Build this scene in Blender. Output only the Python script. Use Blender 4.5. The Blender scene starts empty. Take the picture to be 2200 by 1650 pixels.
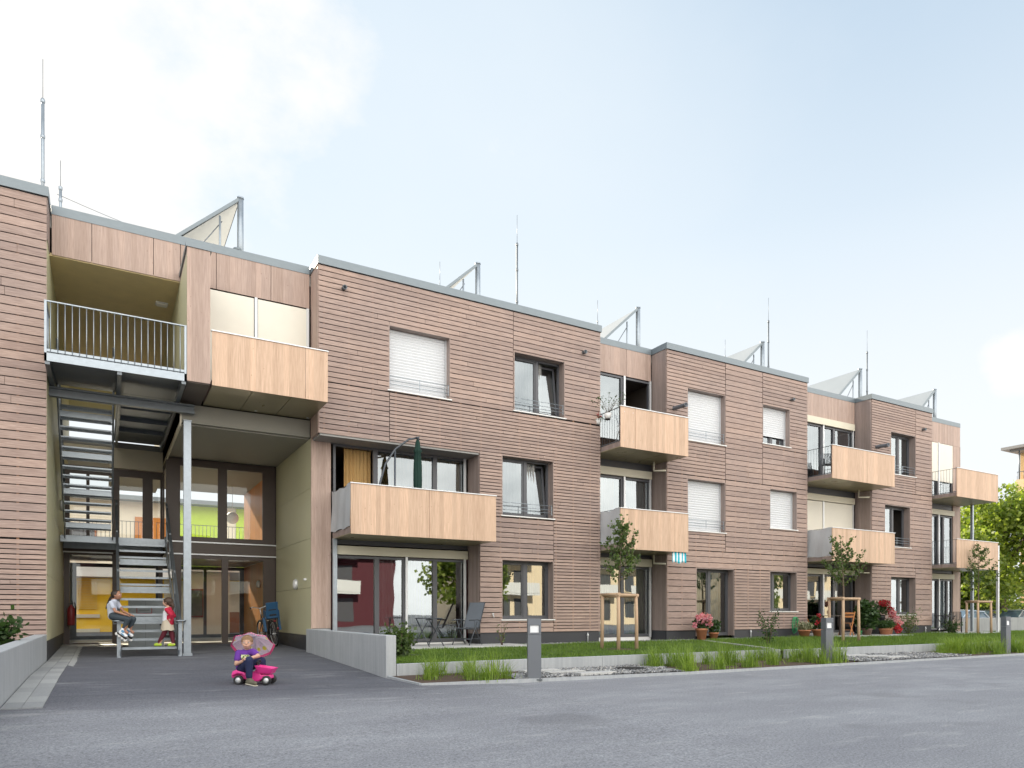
import bpy, math, random
from mathutils import Vector, Matrix, noise
R = random.Random(11)
SC = bpy.context.scene
C = SC.collection
PI = math.pi
def rad(a): return math.radians(a)

# ---------------------------------------------------------------- mesh builder
class MB:
    def __init__(s): s.v=[]; s.f=[]; s.t=[]; s.m=[]; s.sm=[]
    def add(s, vs, fs, tone=None, mi=0, smooth=False):
        b=len(s.v); s.v.extend([tuple(p) for p in vs])
        t = 0.5 if tone is None else tone
        for f in fs:
            s.f.append([b+i for i in f]); s.t.append(t); s.m.append(mi); s.sm.append(smooth)
        return s
    def box(s,x0,x1,y0,y1,z0,z1,tone=None,mi=0):
        vs=[(x,y,z) for x in (x0,x1) for y in (y0,y1) for z in (z0,z1)]
        fs=[(0,1,3,2),(4,6,7,5),(0,4,5,1),(2,3,7,6),(0,2,6,4),(1,5,7,3)]
        return s.add(vs,fs,tone,mi)
    def obox(s,c,u,v,w,tone=None,mi=0):
        c=Vector(c);u=Vector(u);v=Vector(v);w=Vector(w)
        vs=[c+i*u+j*v+k*w for i in (-1,1) for j in (-1,1) for k in (-1,1)]
        fs=[(0,1,3,2),(4,6,7,5),(0,4,5,1),(2,3,7,6),(0,2,6,4),(1,5,7,3)]
        return s.add(vs,fs,tone,mi)
    def bar(s,p,q,w,h=None,up=(0,0,1),tone=None,mi=0):
        p=Vector(p);q=Vector(q);d=q-p;L=d.length
        if L<1e-6: return s
        d/=L; up=Vector(up)
        if abs(d.dot(up))>.98: up=Vector((1,0,0))
        sd=d.cross(up).normalized(); u2=sd.cross(d)
        return s.obox((p+q)/2,d*L/2,sd*w/2,u2*(h if h else w)/2,tone,mi)
    def tube(s,pts,r,n=8,caps=True,tone=None,mi=0,smooth=True,closed=False):
        pts=[Vector(p) for p in pts]; k=len(pts)
        rs=r if isinstance(r,(list,tuple)) else [r]*k
        ds=[]
        for i in range(k):
            if closed: a=pts[(i+1)%k]-pts[i-1]
            else: a=pts[min(i+1,k-1)]-pts[max(i-1,0)]
            ds.append(a.normalized() if a.length>1e-9 else Vector((0,0,1)))
        up=Vector((0,0,1)) if abs(ds[0].z)<.9 else Vector((1,0,0))
        sd=ds[0].cross(up).normalized(); vs=[]
        for i in range(k):
            sd=(sd-ds[i]*sd.dot(ds[i]))
            if sd.length<1e-6: sd=ds[i].orthogonal()
            sd.normalize(); b=ds[i].cross(sd)
            for j in range(n):
                a=2*PI*j/n; vs.append(pts[i]+(sd*math.cos(a)+b*math.sin(a))*rs[i])
        fs=[]
        for i in range(k if closed else k-1):
            for j in range(n):
                i2=(i+1)%k
                fs.append((i*n+j,i*n+(j+1)%n,i2*n+(j+1)%n,i2*n+j))
        s.add(vs,fs,tone,mi,smooth)
        if caps and not closed:
            b=len(s.v)-len(vs)
            s.f.append([b+j for j in range(n)][::-1]); s.t.append(tone or .5); s.m.append(mi); s.sm.append(False)
            s.f.append([b+(k-1)*n+j for j in range(n)]); s.t.append(tone or .5); s.m.append(mi); s.sm.append(False)
        return s
    def lathe(s,c,prof,n=20,tone=None,mi=0,smooth=True,axis=None):
        c=Vector(c); M=Matrix.Identity(3)
        if axis is not None: M=Vector((0,0,1)).rotation_difference(Vector(axis).normalized()).to_matrix()
        vs=[];k=len(prof)
        for r,z in prof:
            for j in range(n):
                a=2*PI*j/n; vs.append(c+M@Vector((r*math.cos(a),r*math.sin(a),z)))
        fs=[(i*n+j,i*n+(j+1)%n,(i+1)*n+(j+1)%n,(i+1)*n+j) for i in range(k-1) for j in range(n)]
        return s.add(vs,fs,tone,mi,smooth)
    def ell(s,c,r,n=14,m=9,rot=None,tone=None,mi=0):
        c=Vector(c); r=(r,r,r) if isinstance(r,(int,float)) else r
        vs=[];fs=[]
        for i in range(1,m):
            th=PI*i/m
            for j in range(n):
                a=2*PI*j/n; p=Vector((r[0]*math.sin(th)*math.cos(a),r[1]*math.sin(th)*math.sin(a),r[2]*math.cos(th)))
                vs.append(c+(rot@p if rot else p))
        for i in range(m-2):
            for j in range(n): fs.append((i*n+j,(i+1)*n+j,(i+1)*n+(j+1)%n,i*n+(j+1)%n))
        t=Vector((0,0,r[2])); t=rot@t if rot else t
        a=len(vs); vs.append(c+t); vs.append(c-t)
        for j in range(n):
            fs.append((a,j,(j+1)%n)); fs.append((a+1,(m-2)*n+(j+1)%n,(m-2)*n+j))
        return s.add(vs,fs,tone,mi,True)
    def cone(s,p,q,r1,r2,n=14):      # closed round-ended tapered limb
        p=Vector(p);q=Vector(q);d=(q-p); L=d.length; d=d/L if L>1e-6 else Vector((0,0,1))
        prof=[]; h=4
        for i in range(h+1):
            a=PI/2*(1-i/h); prof.append((max(r1*math.cos(a),1e-4),-r1*math.sin(a)))
        for i in range(h+1):
            a=PI/2*(i/h); prof.append((max(r2*math.cos(a),1e-4),L+r2*math.sin(a)))
        s.lathe(p,prof,n,axis=d)
        b=len(s.v)-len(prof)*n
        s.f.append([b+j for j in range(n)][::-1]); s.t.append(.5); s.m.append(0); s.sm.append(True)
        s.f.append([b+(len(prof)-1)*n+j for j in range(n)]); s.t.append(.5); s.m.append(0); s.sm.append(True)
        return s
    def chain(s,pts,rs):
        for i in range(len(pts)-1): s.cone(pts[i],pts[i+1],rs[i],rs[i+1])
        return s
    def rect(s,x0,x1,z0,z1,y,tone=None,mi=0):
        return s.add([(x0,y,z0),(x1,y,z0),(x1,y,z1),(x0,y,z1)],[(0,1,2,3)],tone,mi)
    def build(s,name,mat,parent=None,bevel=0,loc=None,rotz=None):
        me=bpy.data.meshes.new(name); me.from_pydata(s.v,[],s.f)
        mats=mat if isinstance(mat,(list,tuple)) else [mat]
        for m in mats: me.materials.append(m)
        if s.f:
            me.polygons.foreach_set('material_index',s.m)
            me.polygons.foreach_set('use_smooth',s.sm)
            a=me.attributes.new('tone','FLOAT','FACE'); a.data.foreach_set('value',s.t)
        me.update()
        o=bpy.data.objects.new(name,me); C.objects.link(o)
        if parent: o.parent=parent
        if loc: o.location=loc
        if rotz is not None: o.rotation_euler=(0,0,rotz)
        if bevel:
            b=o.modifiers.new('b','BEVEL'); b.width=bevel; b.segments=2; b.limit_method='ANGLE'; b.angle_limit=rad(40)
        return o

def tag(o,label=None,cat=None,group=None,kind=None):
    if label: o['label']=label
    if cat: o['category']=cat
    if group: o['group']=group
    if kind: o['kind']=kind
    return o
def empty(name,label,cat,loc=(0,0,0),rotz=0,group=None):
    o=bpy.data.objects.new(name,None); C.objects.link(o); o.empty_display_size=.2
    o.location=loc; o.rotation_euler=(0,0,rotz); return tag(o,label,cat,group)
def copy_tree(o,parent=None):
    c=o.copy(); C.objects.link(c); c.parent=parent
    for ch in list(o.children): copy_tree(ch,c)
    return c
def copy_thing(o,loc,rotz,label,scale=None):
    c=copy_tree(o); c.location=loc; c.rotation_euler=(0,0,rotz); c['label']=label
    if scale: c.scale=(scale,)*3
    return c

# ---------------------------------------------------------------- materials
def newmat(name):
    m=bpy.data.materials.new(name); m.use_nodes=True; nt=m.node_tree
    b=nt.nodes['Principled BSDF']; return m,nt,b
def N(nt,t,**k):
    n=nt.nodes.new(t)
    for a,v in k.items():
        if a in n.inputs.keys() if isinstance(a,str) else False: n.inputs[a].default_value=v
        else: setattr(n,a,v)
    return n
def coords(nt,scale,attr_off=False,kind='Object'):
    tc=nt.nodes.new('ShaderNodeTexCoord'); mp=nt.nodes.new('ShaderNodeMapping')
    mp.inputs['Scale'].default_value=scale
    nt.links.new(tc.outputs[kind],mp.inputs['Vector'])
    if attr_off:
        at=nt.nodes.new('ShaderNodeAttribute'); at.attribute_name='tone'
        mu=nt.nodes.new('ShaderNodeVectorMath'); mu.operation='SCALE'; mu.inputs['Scale'].default_value=57.3
        cb=nt.nodes.new('ShaderNodeCombineXYZ')
        for i in range(3): nt.links.new(at.outputs['Fac'],cb.inputs[i])
        nt.links.new(cb.outputs[0],mu.inputs[0]); nt.links.new(mu.outputs[0],mp.inputs['Location'])
    return mp.outputs['Vector']
def noi(nt,vec,scale,detail=4,rough=.55):
    n=nt.nodes.new('ShaderNodeTexNoise'); n.inputs['Scale'].default_value=scale
    n.inputs['Detail'].default_value=detail; n.inputs['Roughness'].default_value=rough
    nt.links.new(vec,n.inputs['Vector']); return n.outputs['Fac']
def ramp(nt,fac,stops):
    r=nt.nodes.new('ShaderNodeValToRGB'); e=r.color_ramp.elements
    while len(e)<len(stops): e.new(.5)
    for i,(p,c) in enumerate(stops):
        e[i].position=p; e[i].color=(c[0],c[1],c[2],1) if isinstance(c,(tuple,list)) else (c,c,c,1)
    nt.links.new(fac,r.inputs['Fac']); return r.outputs['Color']
def mix(nt,fac,a,b,mode='MIX'):
    m=nt.nodes.new('ShaderNodeMix'); m.data_type='RGBA'; m.blend_type=mode
    for k,x in ((0,fac),(6,a),(7,b)):
        if hasattr(x,'is_linked') or isinstance(x,bpy.types.NodeSocket): nt.links.new(x,m.inputs[k])
        elif k==0: m.inputs[0].default_value=x
        else: m.inputs[k].default_value=(x[0],x[1],x[2],1)
    return m.outputs[2]
def math_(nt,op,a,b=None):
    m=nt.nodes.new('ShaderNodeMath'); m.operation=op
    for i,x in enumerate((a,b)):
        if x is None: continue
        if isinstance(x,bpy.types.NodeSocket): nt.links.new(x,m.inputs[i])
        else: m.inputs[i].default_value=x
    return m.outputs[0]
def bump(nt,b,h,strength=.3,dist=.01):
    n=nt.nodes.new('ShaderNodeBump'); n.inputs['Strength'].default_value=strength; n.inputs['Distance'].default_value=dist
    nt.links.new(h,n.inputs['Height']); nt.links.new(n.outputs[0],b.inputs['Normal'])
def plain(name,col,rough=.6,metal=0,var=.12,scale=6,bmp=0,bscale=80,spec=None,tonevar=0,stretch=(1,1,1)):
    m,nt,b=newmat(name); b.inputs['Roughness'].default_value=rough; b.inputs['Metallic'].default_value=metal
    if spec is not None: b.inputs['Specular IOR Level'].default_value=spec
    v=coords(nt,stretch)
    f=noi(nt,v,scale,5,.6)
    c=mix(nt,f,[x*(1-var) for x in col],[min(1,x*(1+var)) for x in col])
    if tonevar:
        at=nt.nodes.new('ShaderNodeAttribute'); at.attribute_name='tone'
        c=mix(nt,1.0,c,ramp(nt,at.outputs['Fac'],[(0,1-tonevar),(1,1+tonevar*.0+0.0)]),'MULTIPLY')
    nt.links.new(c,b.inputs['Base Color'])
    rr=nt.nodes.new('ShaderNodeMapRange'); rr.inputs[3].default_value=max(0,rough-.08); rr.inputs[4].default_value=min(1,rough+.08)
    nt.links.new(f,rr.inputs[0]); nt.links.new(rr.outputs[0],b.inputs['Roughness'])
    if bmp: bump(nt,b,noi(nt,v,bscale,4,.6),bmp,.005)
    return m
def siding_mat(name,dark,light):
    m,nt,b=newmat(name); v=coords(nt,(1.2,30,30),True)
    g=noi(nt,v,3,6,.65)
    at=nt.nodes.new('ShaderNodeAttribute'); at.attribute_name='tone'
    c=mix(nt,ramp(nt,g,[(.3,0.0),(.7,1.0)]),dark,light)
    c=mix(nt,1.0,c,ramp(nt,at.outputs['Fac'],[(0,(.80,.79,.80)),(.5,(.92,.92,.92)),(1,(1.03,1.02,1.01))]),'MULTIPLY')
    w=noi(nt,coords(nt,(.35,.35,.9)),1.3,4,.55)                       # broad weathering
    c=mix(nt,1.0,c,ramp(nt,w,[(.3,(.86,.87,.9)),(.7,(1.05,1.02,1.0))]),'MULTIPLY')
    nt.links.new(c,b.inputs['Base Color']); b.inputs['Roughness'].default_value=.72
    bump(nt,b,g,.35,.004); return m
def panel_mat(name,dark,light,knot=(.35,.2,.12),rough=.6):
    m,nt,b=newmat(name)
    tc=nt.nodes.new('ShaderNodeTexCoord'); sp=nt.nodes.new('ShaderNodeSeparateXYZ'); nt.links.new(tc.outputs['Object'],sp.inputs[0])
    at=nt.nodes.new('ShaderNodeAttribute'); at.attribute_name='tone'
    u=math_(nt,'ADD',math_(nt,'ADD',sp.outputs[0],sp.outputs[1]),math_(nt,'MULTIPLY',at.outputs['Fac'],31.7))
    pl=math_(nt,'FLOOR',math_(nt,'DIVIDE',u,.115))
    wn=nt.nodes.new('ShaderNodeTexWhiteNoise'); wn.noise_dimensions='1D'; nt.links.new(pl,wn.inputs['W'])
    cb=nt.nodes.new('ShaderNodeCombineXYZ')
    nt.links.new(math_(nt,'MULTIPLY',u,38),cb.inputs[0]); nt.links.new(math_(nt,'MULTIPLY',pl,3.7),cb.inputs[1])
    nt.links.new(math_(nt,'MULTIPLY',sp.outputs[2],1.6),cb.inputs[2])
    g=noi(nt,cb.outputs[0],1.6,6,.6)
    c=mix(nt,ramp(nt,g,[(.28,0.0),(.72,1.0)]),dark,light)
    c=mix(nt,1.0,c,ramp(nt,wn.outputs['Value'],[(0,(.86,.83,.8)),(.5,(.97,.96,.95)),(1,(1.08,1.05,1.02))]),'MULTIPLY')
    cb2=nt.nodes.new('ShaderNodeCombineXYZ')
    nt.links.new(math_(nt,'MULTIPLY',u,9),cb2.inputs[0]); nt.links.new(math_(nt,'MULTIPLY',sp.outputs[2],5.5),cb2.inputs[2])
    vo=nt.nodes.new('ShaderNodeTexVoronoi'); nt.links.new(cb2.outputs[0],vo.inputs['Vector']); vo.inputs['Scale'].default_value=1.0
    k=ramp(nt,vo.outputs['Distance'],[(.05,1.0),(.12,0.0)])
    sel=ramp(nt,noi(nt,cb2.outputs[0],.7,2,.5),[(.45,0.0),(.55,1.0)])
    c=mix(nt,math_(nt,'MULTIPLY',math_(nt,'MULTIPLY',k,sel),.6),c,knot)
    nt.links.new(c,b.inputs['Base Color']); b.inputs['Roughness'].default_value=rough
    bump(nt,b,g,.15,.003); return m
def glass_mat(name,tint=(.82,.88,.86),ior=2.2):
    m=bpy.data.materials.new(name); m.use_nodes=True; nt=m.node_tree; nt.nodes.clear()
    out=nt.nodes.new('ShaderNodeOutputMaterial'); mx=nt.nodes.new('ShaderNodeMixShader')
    tr=nt.nodes.new('ShaderNodeBsdfTransparent'); tr.inputs[0].default_value=(*tint,1)
    gl=nt.nodes.new('ShaderNodeBsdfGlossy'); gl.inputs['Roughness'].default_value=.012; gl.inputs[0].default_value=(.87,.95,1,1)
    fr=nt.nodes.new('ShaderNodeFresnel'); fr.inputs['IOR'].default_value=ior
    v=coords(nt,(.5,.5,.5)); bp=nt.nodes.new('ShaderNodeBump'); bp.inputs['Strength'].default_value=.06; bp.inputs['Distance'].default_value=.05
    nt.links.new(noi(nt,v,1.6,1,.4),bp.inputs['Height']); nt.links.new(bp.outputs[0],gl.inputs['Normal'])
    nt.links.new(fr.outputs[0],mx.inputs[0]); nt.links.new(tr.outputs[0],mx.inputs[1]); nt.links.new(gl.outputs[0],mx.inputs[2])
    nt.links.new(mx.outputs[0],out.inputs[0]); return m
def cloth_mat(name,col,trans=.5):
    m,nt,b=newmat(name); b.inputs['Roughness'].default_value=.9
    f=noi(nt,coords(nt,(3,3,.4)),6,4,.6); c=mix(nt,f,[x*.85 for x in col],[min(1,x*1.1) for x in col])
    nt.links.new(c,b.inputs['Base Color'])
    tl=nt.nodes.new('ShaderNodeBsdfTranslucent'); nt.links.new(c,tl.inputs[0])
    mx=nt.nodes.new('ShaderNodeMixShader'); mx.inputs[0].default_value=trans
    out=[n for n in nt.nodes if n.type=='OUTPUT_MATERIAL'][0]
    nt.links.new(b.outputs[0],mx.inputs[1]); nt.links.new(tl.outputs[0],mx.inputs[2]); nt.links.new(mx.outputs[0],out.inputs[0])
    return m
def leaf_mat(name,a,bc,trans=.35,rough=.5):
    m,nt,b=newmat(name); b.inputs['Roughness'].default_value=rough
    at=nt.nodes.new('ShaderNodeAttribute'); at.attribute_name='tone'
    c=mix(nt,at.outputs['Fac'],a,bc)
    w=noi(nt,coords(nt,(1,1,1)),1.1,3,.5)
    c=mix(nt,1.0,c,ramp(nt,w,[(.3,(.7,.75,.7)),(.7,(1.15,1.1,1.0))]),'MULTIPLY')
    nt.links.new(c,b.inputs['Base Color'])
    tl=nt.nodes.new('ShaderNodeBsdfTranslucent'); tc=mix(nt,1.0,c,(1.5,1.6,.6),'MULTIPLY'); nt.links.new(tc,tl.inputs[0])
    mx=nt.nodes.new('ShaderNodeMixShader'); mx.inputs[0].default_value=trans
    out=[n for n in nt.nodes if n.type=='OUTPUT_MATERIAL'][0]
    nt.links.new(b.outputs[0],mx.inputs[1]); nt.links.new(tl.outputs[0],mx.inputs[2]); nt.links.new(mx.outputs[0],out.inputs[0])
    return m
def asphalt_mat():
    m,nt,b=newmat('asphalt'); v=coords(nt,(1,1,1))
    fine=noi(nt,v,60,6,.8); mid=noi(nt,v,38,4,.65); big=noi(nt,coords(nt,(.45,1,1)),.9,7,.66); pit=noi(nt,v,34,3,.6)
    c=mix(nt,ramp(nt,fine,[(.32,0.0),(.68,1.0)]),(.115,.119,.133),(.40,.413,.45))
    c=mix(nt,1.0,c,ramp(nt,mid,[(.3,(.76,.76,.77)),(.7,(1.16,1.15,1.14))]),'MULTIPLY')
    # dusty, worn streaks along the street (stay put); new darker mat laid in the drive
    c=mix(nt,1.0,c,ramp(nt,big,[(.30,(.86,.86,.88)),(.5,(1,1,1)),(.68,(1.22,1.22,1.21))]),'MULTIPLY')
    c=mix(nt,1.0,c,ramp(nt,pit,[(.30,(.5,.5,.51)),(.41,(1,1,1)),(.62,(1.05,1.05,1.05)),(.72,(1.45,1.45,1.43))]),'MULTIPLY')
    tc=nt.nodes.new('ShaderNodeTexCoord'); sp=nt.nodes.new('ShaderNodeSeparateXYZ'); nt.links.new(tc.outputs['Object'],sp.inputs[0])
    wob=math_(nt,'MULTIPLY',math_(nt,'SUBTRACT',noi(nt,v,2.5,3,.5),.5),.25)
    yy=math_(nt,'ADD',sp.outputs[1],wob); xx=math_(nt,'ADD',sp.outputs[0],wob)
    ma=nt.nodes.new('ShaderNodeMapRange'); ma.inputs[1].default_value=8.0; ma.inputs[2].default_value=10.6; ma.interpolation_type='SMOOTHSTEP'; nt.links.new(yy,ma.inputs[0])
    mb_=nt.nodes.new('ShaderNodeMapRange'); mb_.inputs[1].default_value=6.6; mb_.inputs[2].default_value=3.6; mb_.interpolation_type='SMOOTHSTEP'; nt.links.new(xx,mb_.inputs[0])
    drive=math_(nt,'MULTIPLY',ma.outputs[0],mb_.outputs[0])
    c=mix(nt,drive,c,mix(nt,1.0,c,(.42,.43,.47),'MULTIPLY'))
    st2=noi(nt,coords(nt,(.5,2.2,1)),1.6,8,.7)
    c=mix(nt,math_(nt,'MULTIPLY',ramp(nt,st2,[(.56,0.0),(.70,1.0)]),.35),c,(.52,.52,.52))
    sn=noi(nt,v,.55,3,.5); c=mix(nt,math_(nt,'MULTIPLY',ramp(nt,sn,[(.30,1.0),(.38,0.0)]),.3),c,(.10,.10,.11))
    # light specks of grit
    vo=nt.nodes.new('ShaderNodeTexVoronoi'); vo.inputs['Scale'].default_value=3.2; nt.links.new(v,vo.inputs['Vector'])
    c=mix(nt,ramp(nt,vo.outputs['Distance'],[(.022,.7),(.035,0.0)]),c,(.5,.5,.48))
    # tar seam across the mouth of the drive
    se=math_(nt,'ABSOLUTE',math_(nt,'SUBTRACT',math_(nt,'ADD',sp.outputs[1],math_(nt,'MULTIPLY',wob,.4)),10.42))
    c=mix(nt,math_(nt,'MULTIPLY',ramp(nt,se,[(.006,.75),(.022,0.0)]),mb_.outputs[0]),c,(.05,.05,.055))
    nt.links.new(c,b.inputs['Base Color']); b.inputs['Roughness'].default_value=.82
    bump(nt,b,fine,.9,.008); return m
def concrete_mat(name,col,var=.12):
    m,nt,b=newmat(name); v=coords(nt,(1,1,1))
    f=noi(nt,v,2.3,6,.65); g=noi(nt,v,55,4,.6); st=noi(nt,coords(nt,(9,9,.5)),1.5,4,.6)
    c=mix(nt,f,[x*(1-var) for x in col],[x*(1+var) for x in col])
    c=mix(nt,1.0,c,ramp(nt,st,[(.35,(.87,.88,.9)),(.6,(1.03,1.03,1.03))]),'MULTIPLY')
    c=mix(nt,1.0,c,ramp(nt,g,[(.3,.93),(.7,1.05)]),'MULTIPLY')
    nt.links.new(c,b.inputs['Base Color']); b.inputs['Roughness'].default_value=.8
    bump(nt,b,g,.25,.004); return m
M={}
M['siding']=siding_mat('stained_siding',(.275,.198,.168),(.53,.405,.352))
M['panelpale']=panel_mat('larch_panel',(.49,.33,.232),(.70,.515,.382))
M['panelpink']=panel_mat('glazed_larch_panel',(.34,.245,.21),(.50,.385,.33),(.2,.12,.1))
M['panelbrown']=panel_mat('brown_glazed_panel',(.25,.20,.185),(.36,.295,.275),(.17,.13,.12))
M['zinc']=plain('zinc_coping',(.20,.235,.26),.45,.35,.16,5,.1,60,stretch=(1,1,3))
M['galv']=plain('galvanised_steel',(.34,.385,.43),.38,.65,.25,9,.08,40)
M['galvdark']=plain('weathered_steel',(.16,.18,.2),.42,.6,.2,9)
M['backing']=plain('black_membrane',(.018,.018,.02),.9)
M['batten']=plain('batten_wood',(.30,.17,.10),.8)
M['plinth']=plain('charcoal_plinth_board',(.042,.044,.052),.55,0,.15,4)
M['frame']=plain('dark_grey_window_frame',(.085,.088,.1),.4,0,.08,4)
M['framebrown']=plain('umber_door_frame',(.075,.055,.048),.45,0,.15,4)
M['alu']=plain('light_aluminium',(.68,.70,.72),.35,.35,.08,5)
M['white']=plain('white_paint',(.78,.78,.77),.5,0,.05,3)
M['cream']=plain('cream_awning_box',(.66,.62,.50),.5,0,.06,3)
M['blind']=plain('white_blind',(.68,.70,.73),.45,0,.04,3)
M['screen']=plain('cream_fabric_screen',(.78,.75,.66),.75,0,.05,3)
M['glass']=glass_mat('window_glass',(.80,.87,.88),3.3)
M['glassclear']=glass_mat('clear_glass',(.93,.95,.93),1.5)
M['green']=plain('olive_facade_panel',(.56,.54,.36),.5,0,.07,1.2,.03,30)
M['olive']=plain('olive_ceiling_board',(.70,.57,.32),.65,0,.14,3,.1,90)
M['soffit']=plain('grey_ceiling_board',(.30,.29,.25),.7,0,.08,2,.15,120)
M['softglossy']=plain('bronze_soffit_sheet',(.34,.30,.18),.3,.2,.02,2)
M['softgrey']=plain('grey_soffit',(.33,.33,.32),.7,0,.08,2)
M['brownband']=plain('umber_slab_cladding',(.10,.078,.068),.5,0,.12,2)
M['orange']=panel_mat('orange_wood_wall',(.48,.17,.03),(.66,.26,.05),(.4,.14,.03),.4)
M['lime']=plain('lime_wall',(.48,.68,.03),.6)
M['yellow']=plain('yellow_wall',(.92,.58,.02),.6,0,.08,2)
M['creamwall']=plain('cream_render',(.80,.74,.60),.8,0,.05,2,.1,60)
M['lobbyfloor']=plain('lobby_floor',(.33,.32,.29),.35,0,.1,3)
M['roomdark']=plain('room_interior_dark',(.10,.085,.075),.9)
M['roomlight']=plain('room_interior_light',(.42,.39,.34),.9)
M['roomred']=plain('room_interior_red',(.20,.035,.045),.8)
M['curtainwhite']=cloth_mat('white_net_curtain',(.82,.82,.80))
M['curtaingold']=cloth_mat('gold_curtain',(.80,.52,.22),.4)
M['curtainteal']=cloth_mat('teal_curtain',(.35,.55,.58),.4)
M['curtaingreen']=cloth_mat('green_curtain',(.55,.62,.36),.4)
M['clothgrey']=cloth_mat('grey_white_fabric_screen',(.55,.57,.60),.2)
M['asphalt']=asphalt_mat()
M['conc']=concrete_mat('pale_concrete',(.41,.43,.45))
M['concgrey']=concrete_mat('grey_concrete',(.34,.35,.36))
M['slab']=concrete_mat('paving_concrete',(.50,.50,.49))
M['soil']=plain('soil',(.085,.055,.04),.95,0,.35,12,.8,40)
M['lawnbase']=plain('lawn_soil',(.05,.075,.02),.95,0,.3,8,.5,40)
M['bollard']=plain('anthracite_bollard',(.16,.175,.2),.42,.3,.06,5)
M['bark']=plain('bark',(.16,.12,.085),.9,0,.3,20,.6,60,stretch=(1,1,.2))
M['stake']=plain('debarked_round_wood',(.50,.35,.23),.75,0,.25,14,.3,50,stretch=(1,1,.15))
M['black']=plain('black_plastic',(.02,.02,.022),.45)
M['blackrub']=plain('black_rubber',(.016,.016,.017),.8)
M['terracotta']=plain('terracotta',(.46,.19,.10),.75,0,.2,9,.2,60)
# ---------------------------------------------------------------- camera, light, sky
CAM_H=1.2
cam=bpy.data.cameras.new('camera'); co=bpy.data.objects.new('camera',cam); C.objects.link(co); SC.camera=co
cam.sensor_width=36; cam.lens=1521/2200*36; cam.shift_x=0; cam.shift_y=(1315-825)/2200
cam.clip_start=.1; cam.clip_end=2000
co.location=(0,0,CAM_H); co.rotation_euler=(PI/2,0,math.atan2(.8669,.4985)-PI/2)
SUN_AZ=rad(-9); SUN_EL=rad(25)
sd=Vector((math.sin(SUN_AZ)*math.cos(SUN_EL),math.cos(SUN_AZ)*math.cos(SUN_EL),math.sin(SUN_EL)))
sl=bpy.data.lights.new('sun','SUN'); sl.energy=5.0; sl.angle=rad(.6); sl.color=(1,.87,.68)
so=bpy.data.objects.new('sun',sl); C.objects.link(so); so.rotation_euler=(-sd).to_track_quat('-Z','Y').to_euler(); so.location=(0,0,60)
w=bpy.data.worlds.new('World'); SC.world=w; w.use_nodes=True; nt=w.node_tree
bg=nt.nodes['Background']
sky=nt.nodes.new('ShaderNodeTexSky'); sky.sky_type='NISHITA'; sky.sun_disc=False
sky.sun_elevation=SUN_EL; sky.sun_rotation=SUN_AZ; sky.air_density=1.0; sky.dust_density=1.2; sky.ozone_density=1.4
tc=nt.nodes.new('ShaderNodeTexCoord'); g=tc.outputs['Generated']
sp=nt.nodes.new('ShaderNodeSeparateXYZ'); nt.links.new(g,sp.inputs[0])
def dirmask(px,py,lo,hi):
    a=(px-1100)/1521; b=(1315-py)/1521
    v=Vector((.4985+.8669*a,.8669-.4985*a,b)).normalized()
    d=nt.nodes.new('ShaderNodeVectorMath'); d.operation='DOT_PRODUCT'; nt.links.new(g,d.inputs[0]); d.inputs[1].default_value=v
    mr=nt.nodes.new('ShaderNodeMapRange'); mr.interpolation_type='SMOOTHSTEP'
    mr.inputs[1].default_value=math.cos(rad(lo)); mr.inputs[2].default_value=math.cos(rad(hi)); nt.links.new(d.outputs['Value'],mr.inputs[0])
    return mr.outputs[0]
grad=ramp(nt,sp.outputs[2],[(0.0,(.46,.475,.48)),(.22,(.445,.47,.487)),(.42,(.375,.425,.47)),(.68,(.25,.32,.395))])
gm=nt.nodes.new('ShaderNodeVectorMath'); gm.operation='SCALE'; gm.inputs['Scale'].default_value=10; nt.links.new(grad,gm.inputs[0])
c=mix(nt,.95,sky.outputs[0],gm.outputs[0])
mpn=nt.nodes.new('ShaderNodeMapping'); mpn.inputs['Scale'].default_value=(1,1,1.5); nt.links.new(g,mpn.inputs[0])
n1=noi(nt,mpn.outputs[0],3.4,12,.60); n2=noi(nt,mpn.outputs[0],9,10,.68); n3=noi(nt,mpn.outputs[0],1.7,8,.55)
m1=dirmask(210,60,18,5)
k1=ramp(nt,math_(nt,'ADD',math_(nt,'MULTIPLY',n1,1.0),math_(nt,'MULTIPLY',m1,.42)),[(.66,0.0),(.86,1.0)])
m2=dirmask(2195,775,2.9,.1)
k2=ramp(nt,math_(nt,'ADD',math_(nt,'MULTIPLY',n2,1.0),math_(nt,'MULTIPLY',m2,.42)),[(.62,0.0),(.92,.85)])
k2=math_(nt,'MULTIPLY',k2,math_(nt,'MINIMUM',math_(nt,'MULTIPLY',m2,3.0),1.0))
m3=dirmask(560,560,44,6); c=mix(nt,math_(nt,'MULTIPLY',m3,.72),c,(3.95,4.45,4.85))
hz=nt.nodes.new('ShaderNodeMapRange'); hz.inputs[1].default_value=.46; hz.inputs[2].default_value=.2; hz.inputs[3].default_value=0; hz.inputs[4].default_value=.6; nt.links.new(sp.outputs[2],hz.inputs[0])
c=mix(nt,hz.outputs[0],c,(4.6,4.78,4.87))
k3=math_(nt,'MULTIPLY',ramp(nt,n3,[(.45,0.0),(.8,1.0)]),.30)
c=mix(nt,k3,c,(4.6,4.75,4.85))
c=mix(nt,math_(nt,'MAXIMUM',math_(nt,'MULTIPLY',k1,.9),math_(nt,'MULTIPLY',k2,.8)),c,(5.15,5.0,4.8))
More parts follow.
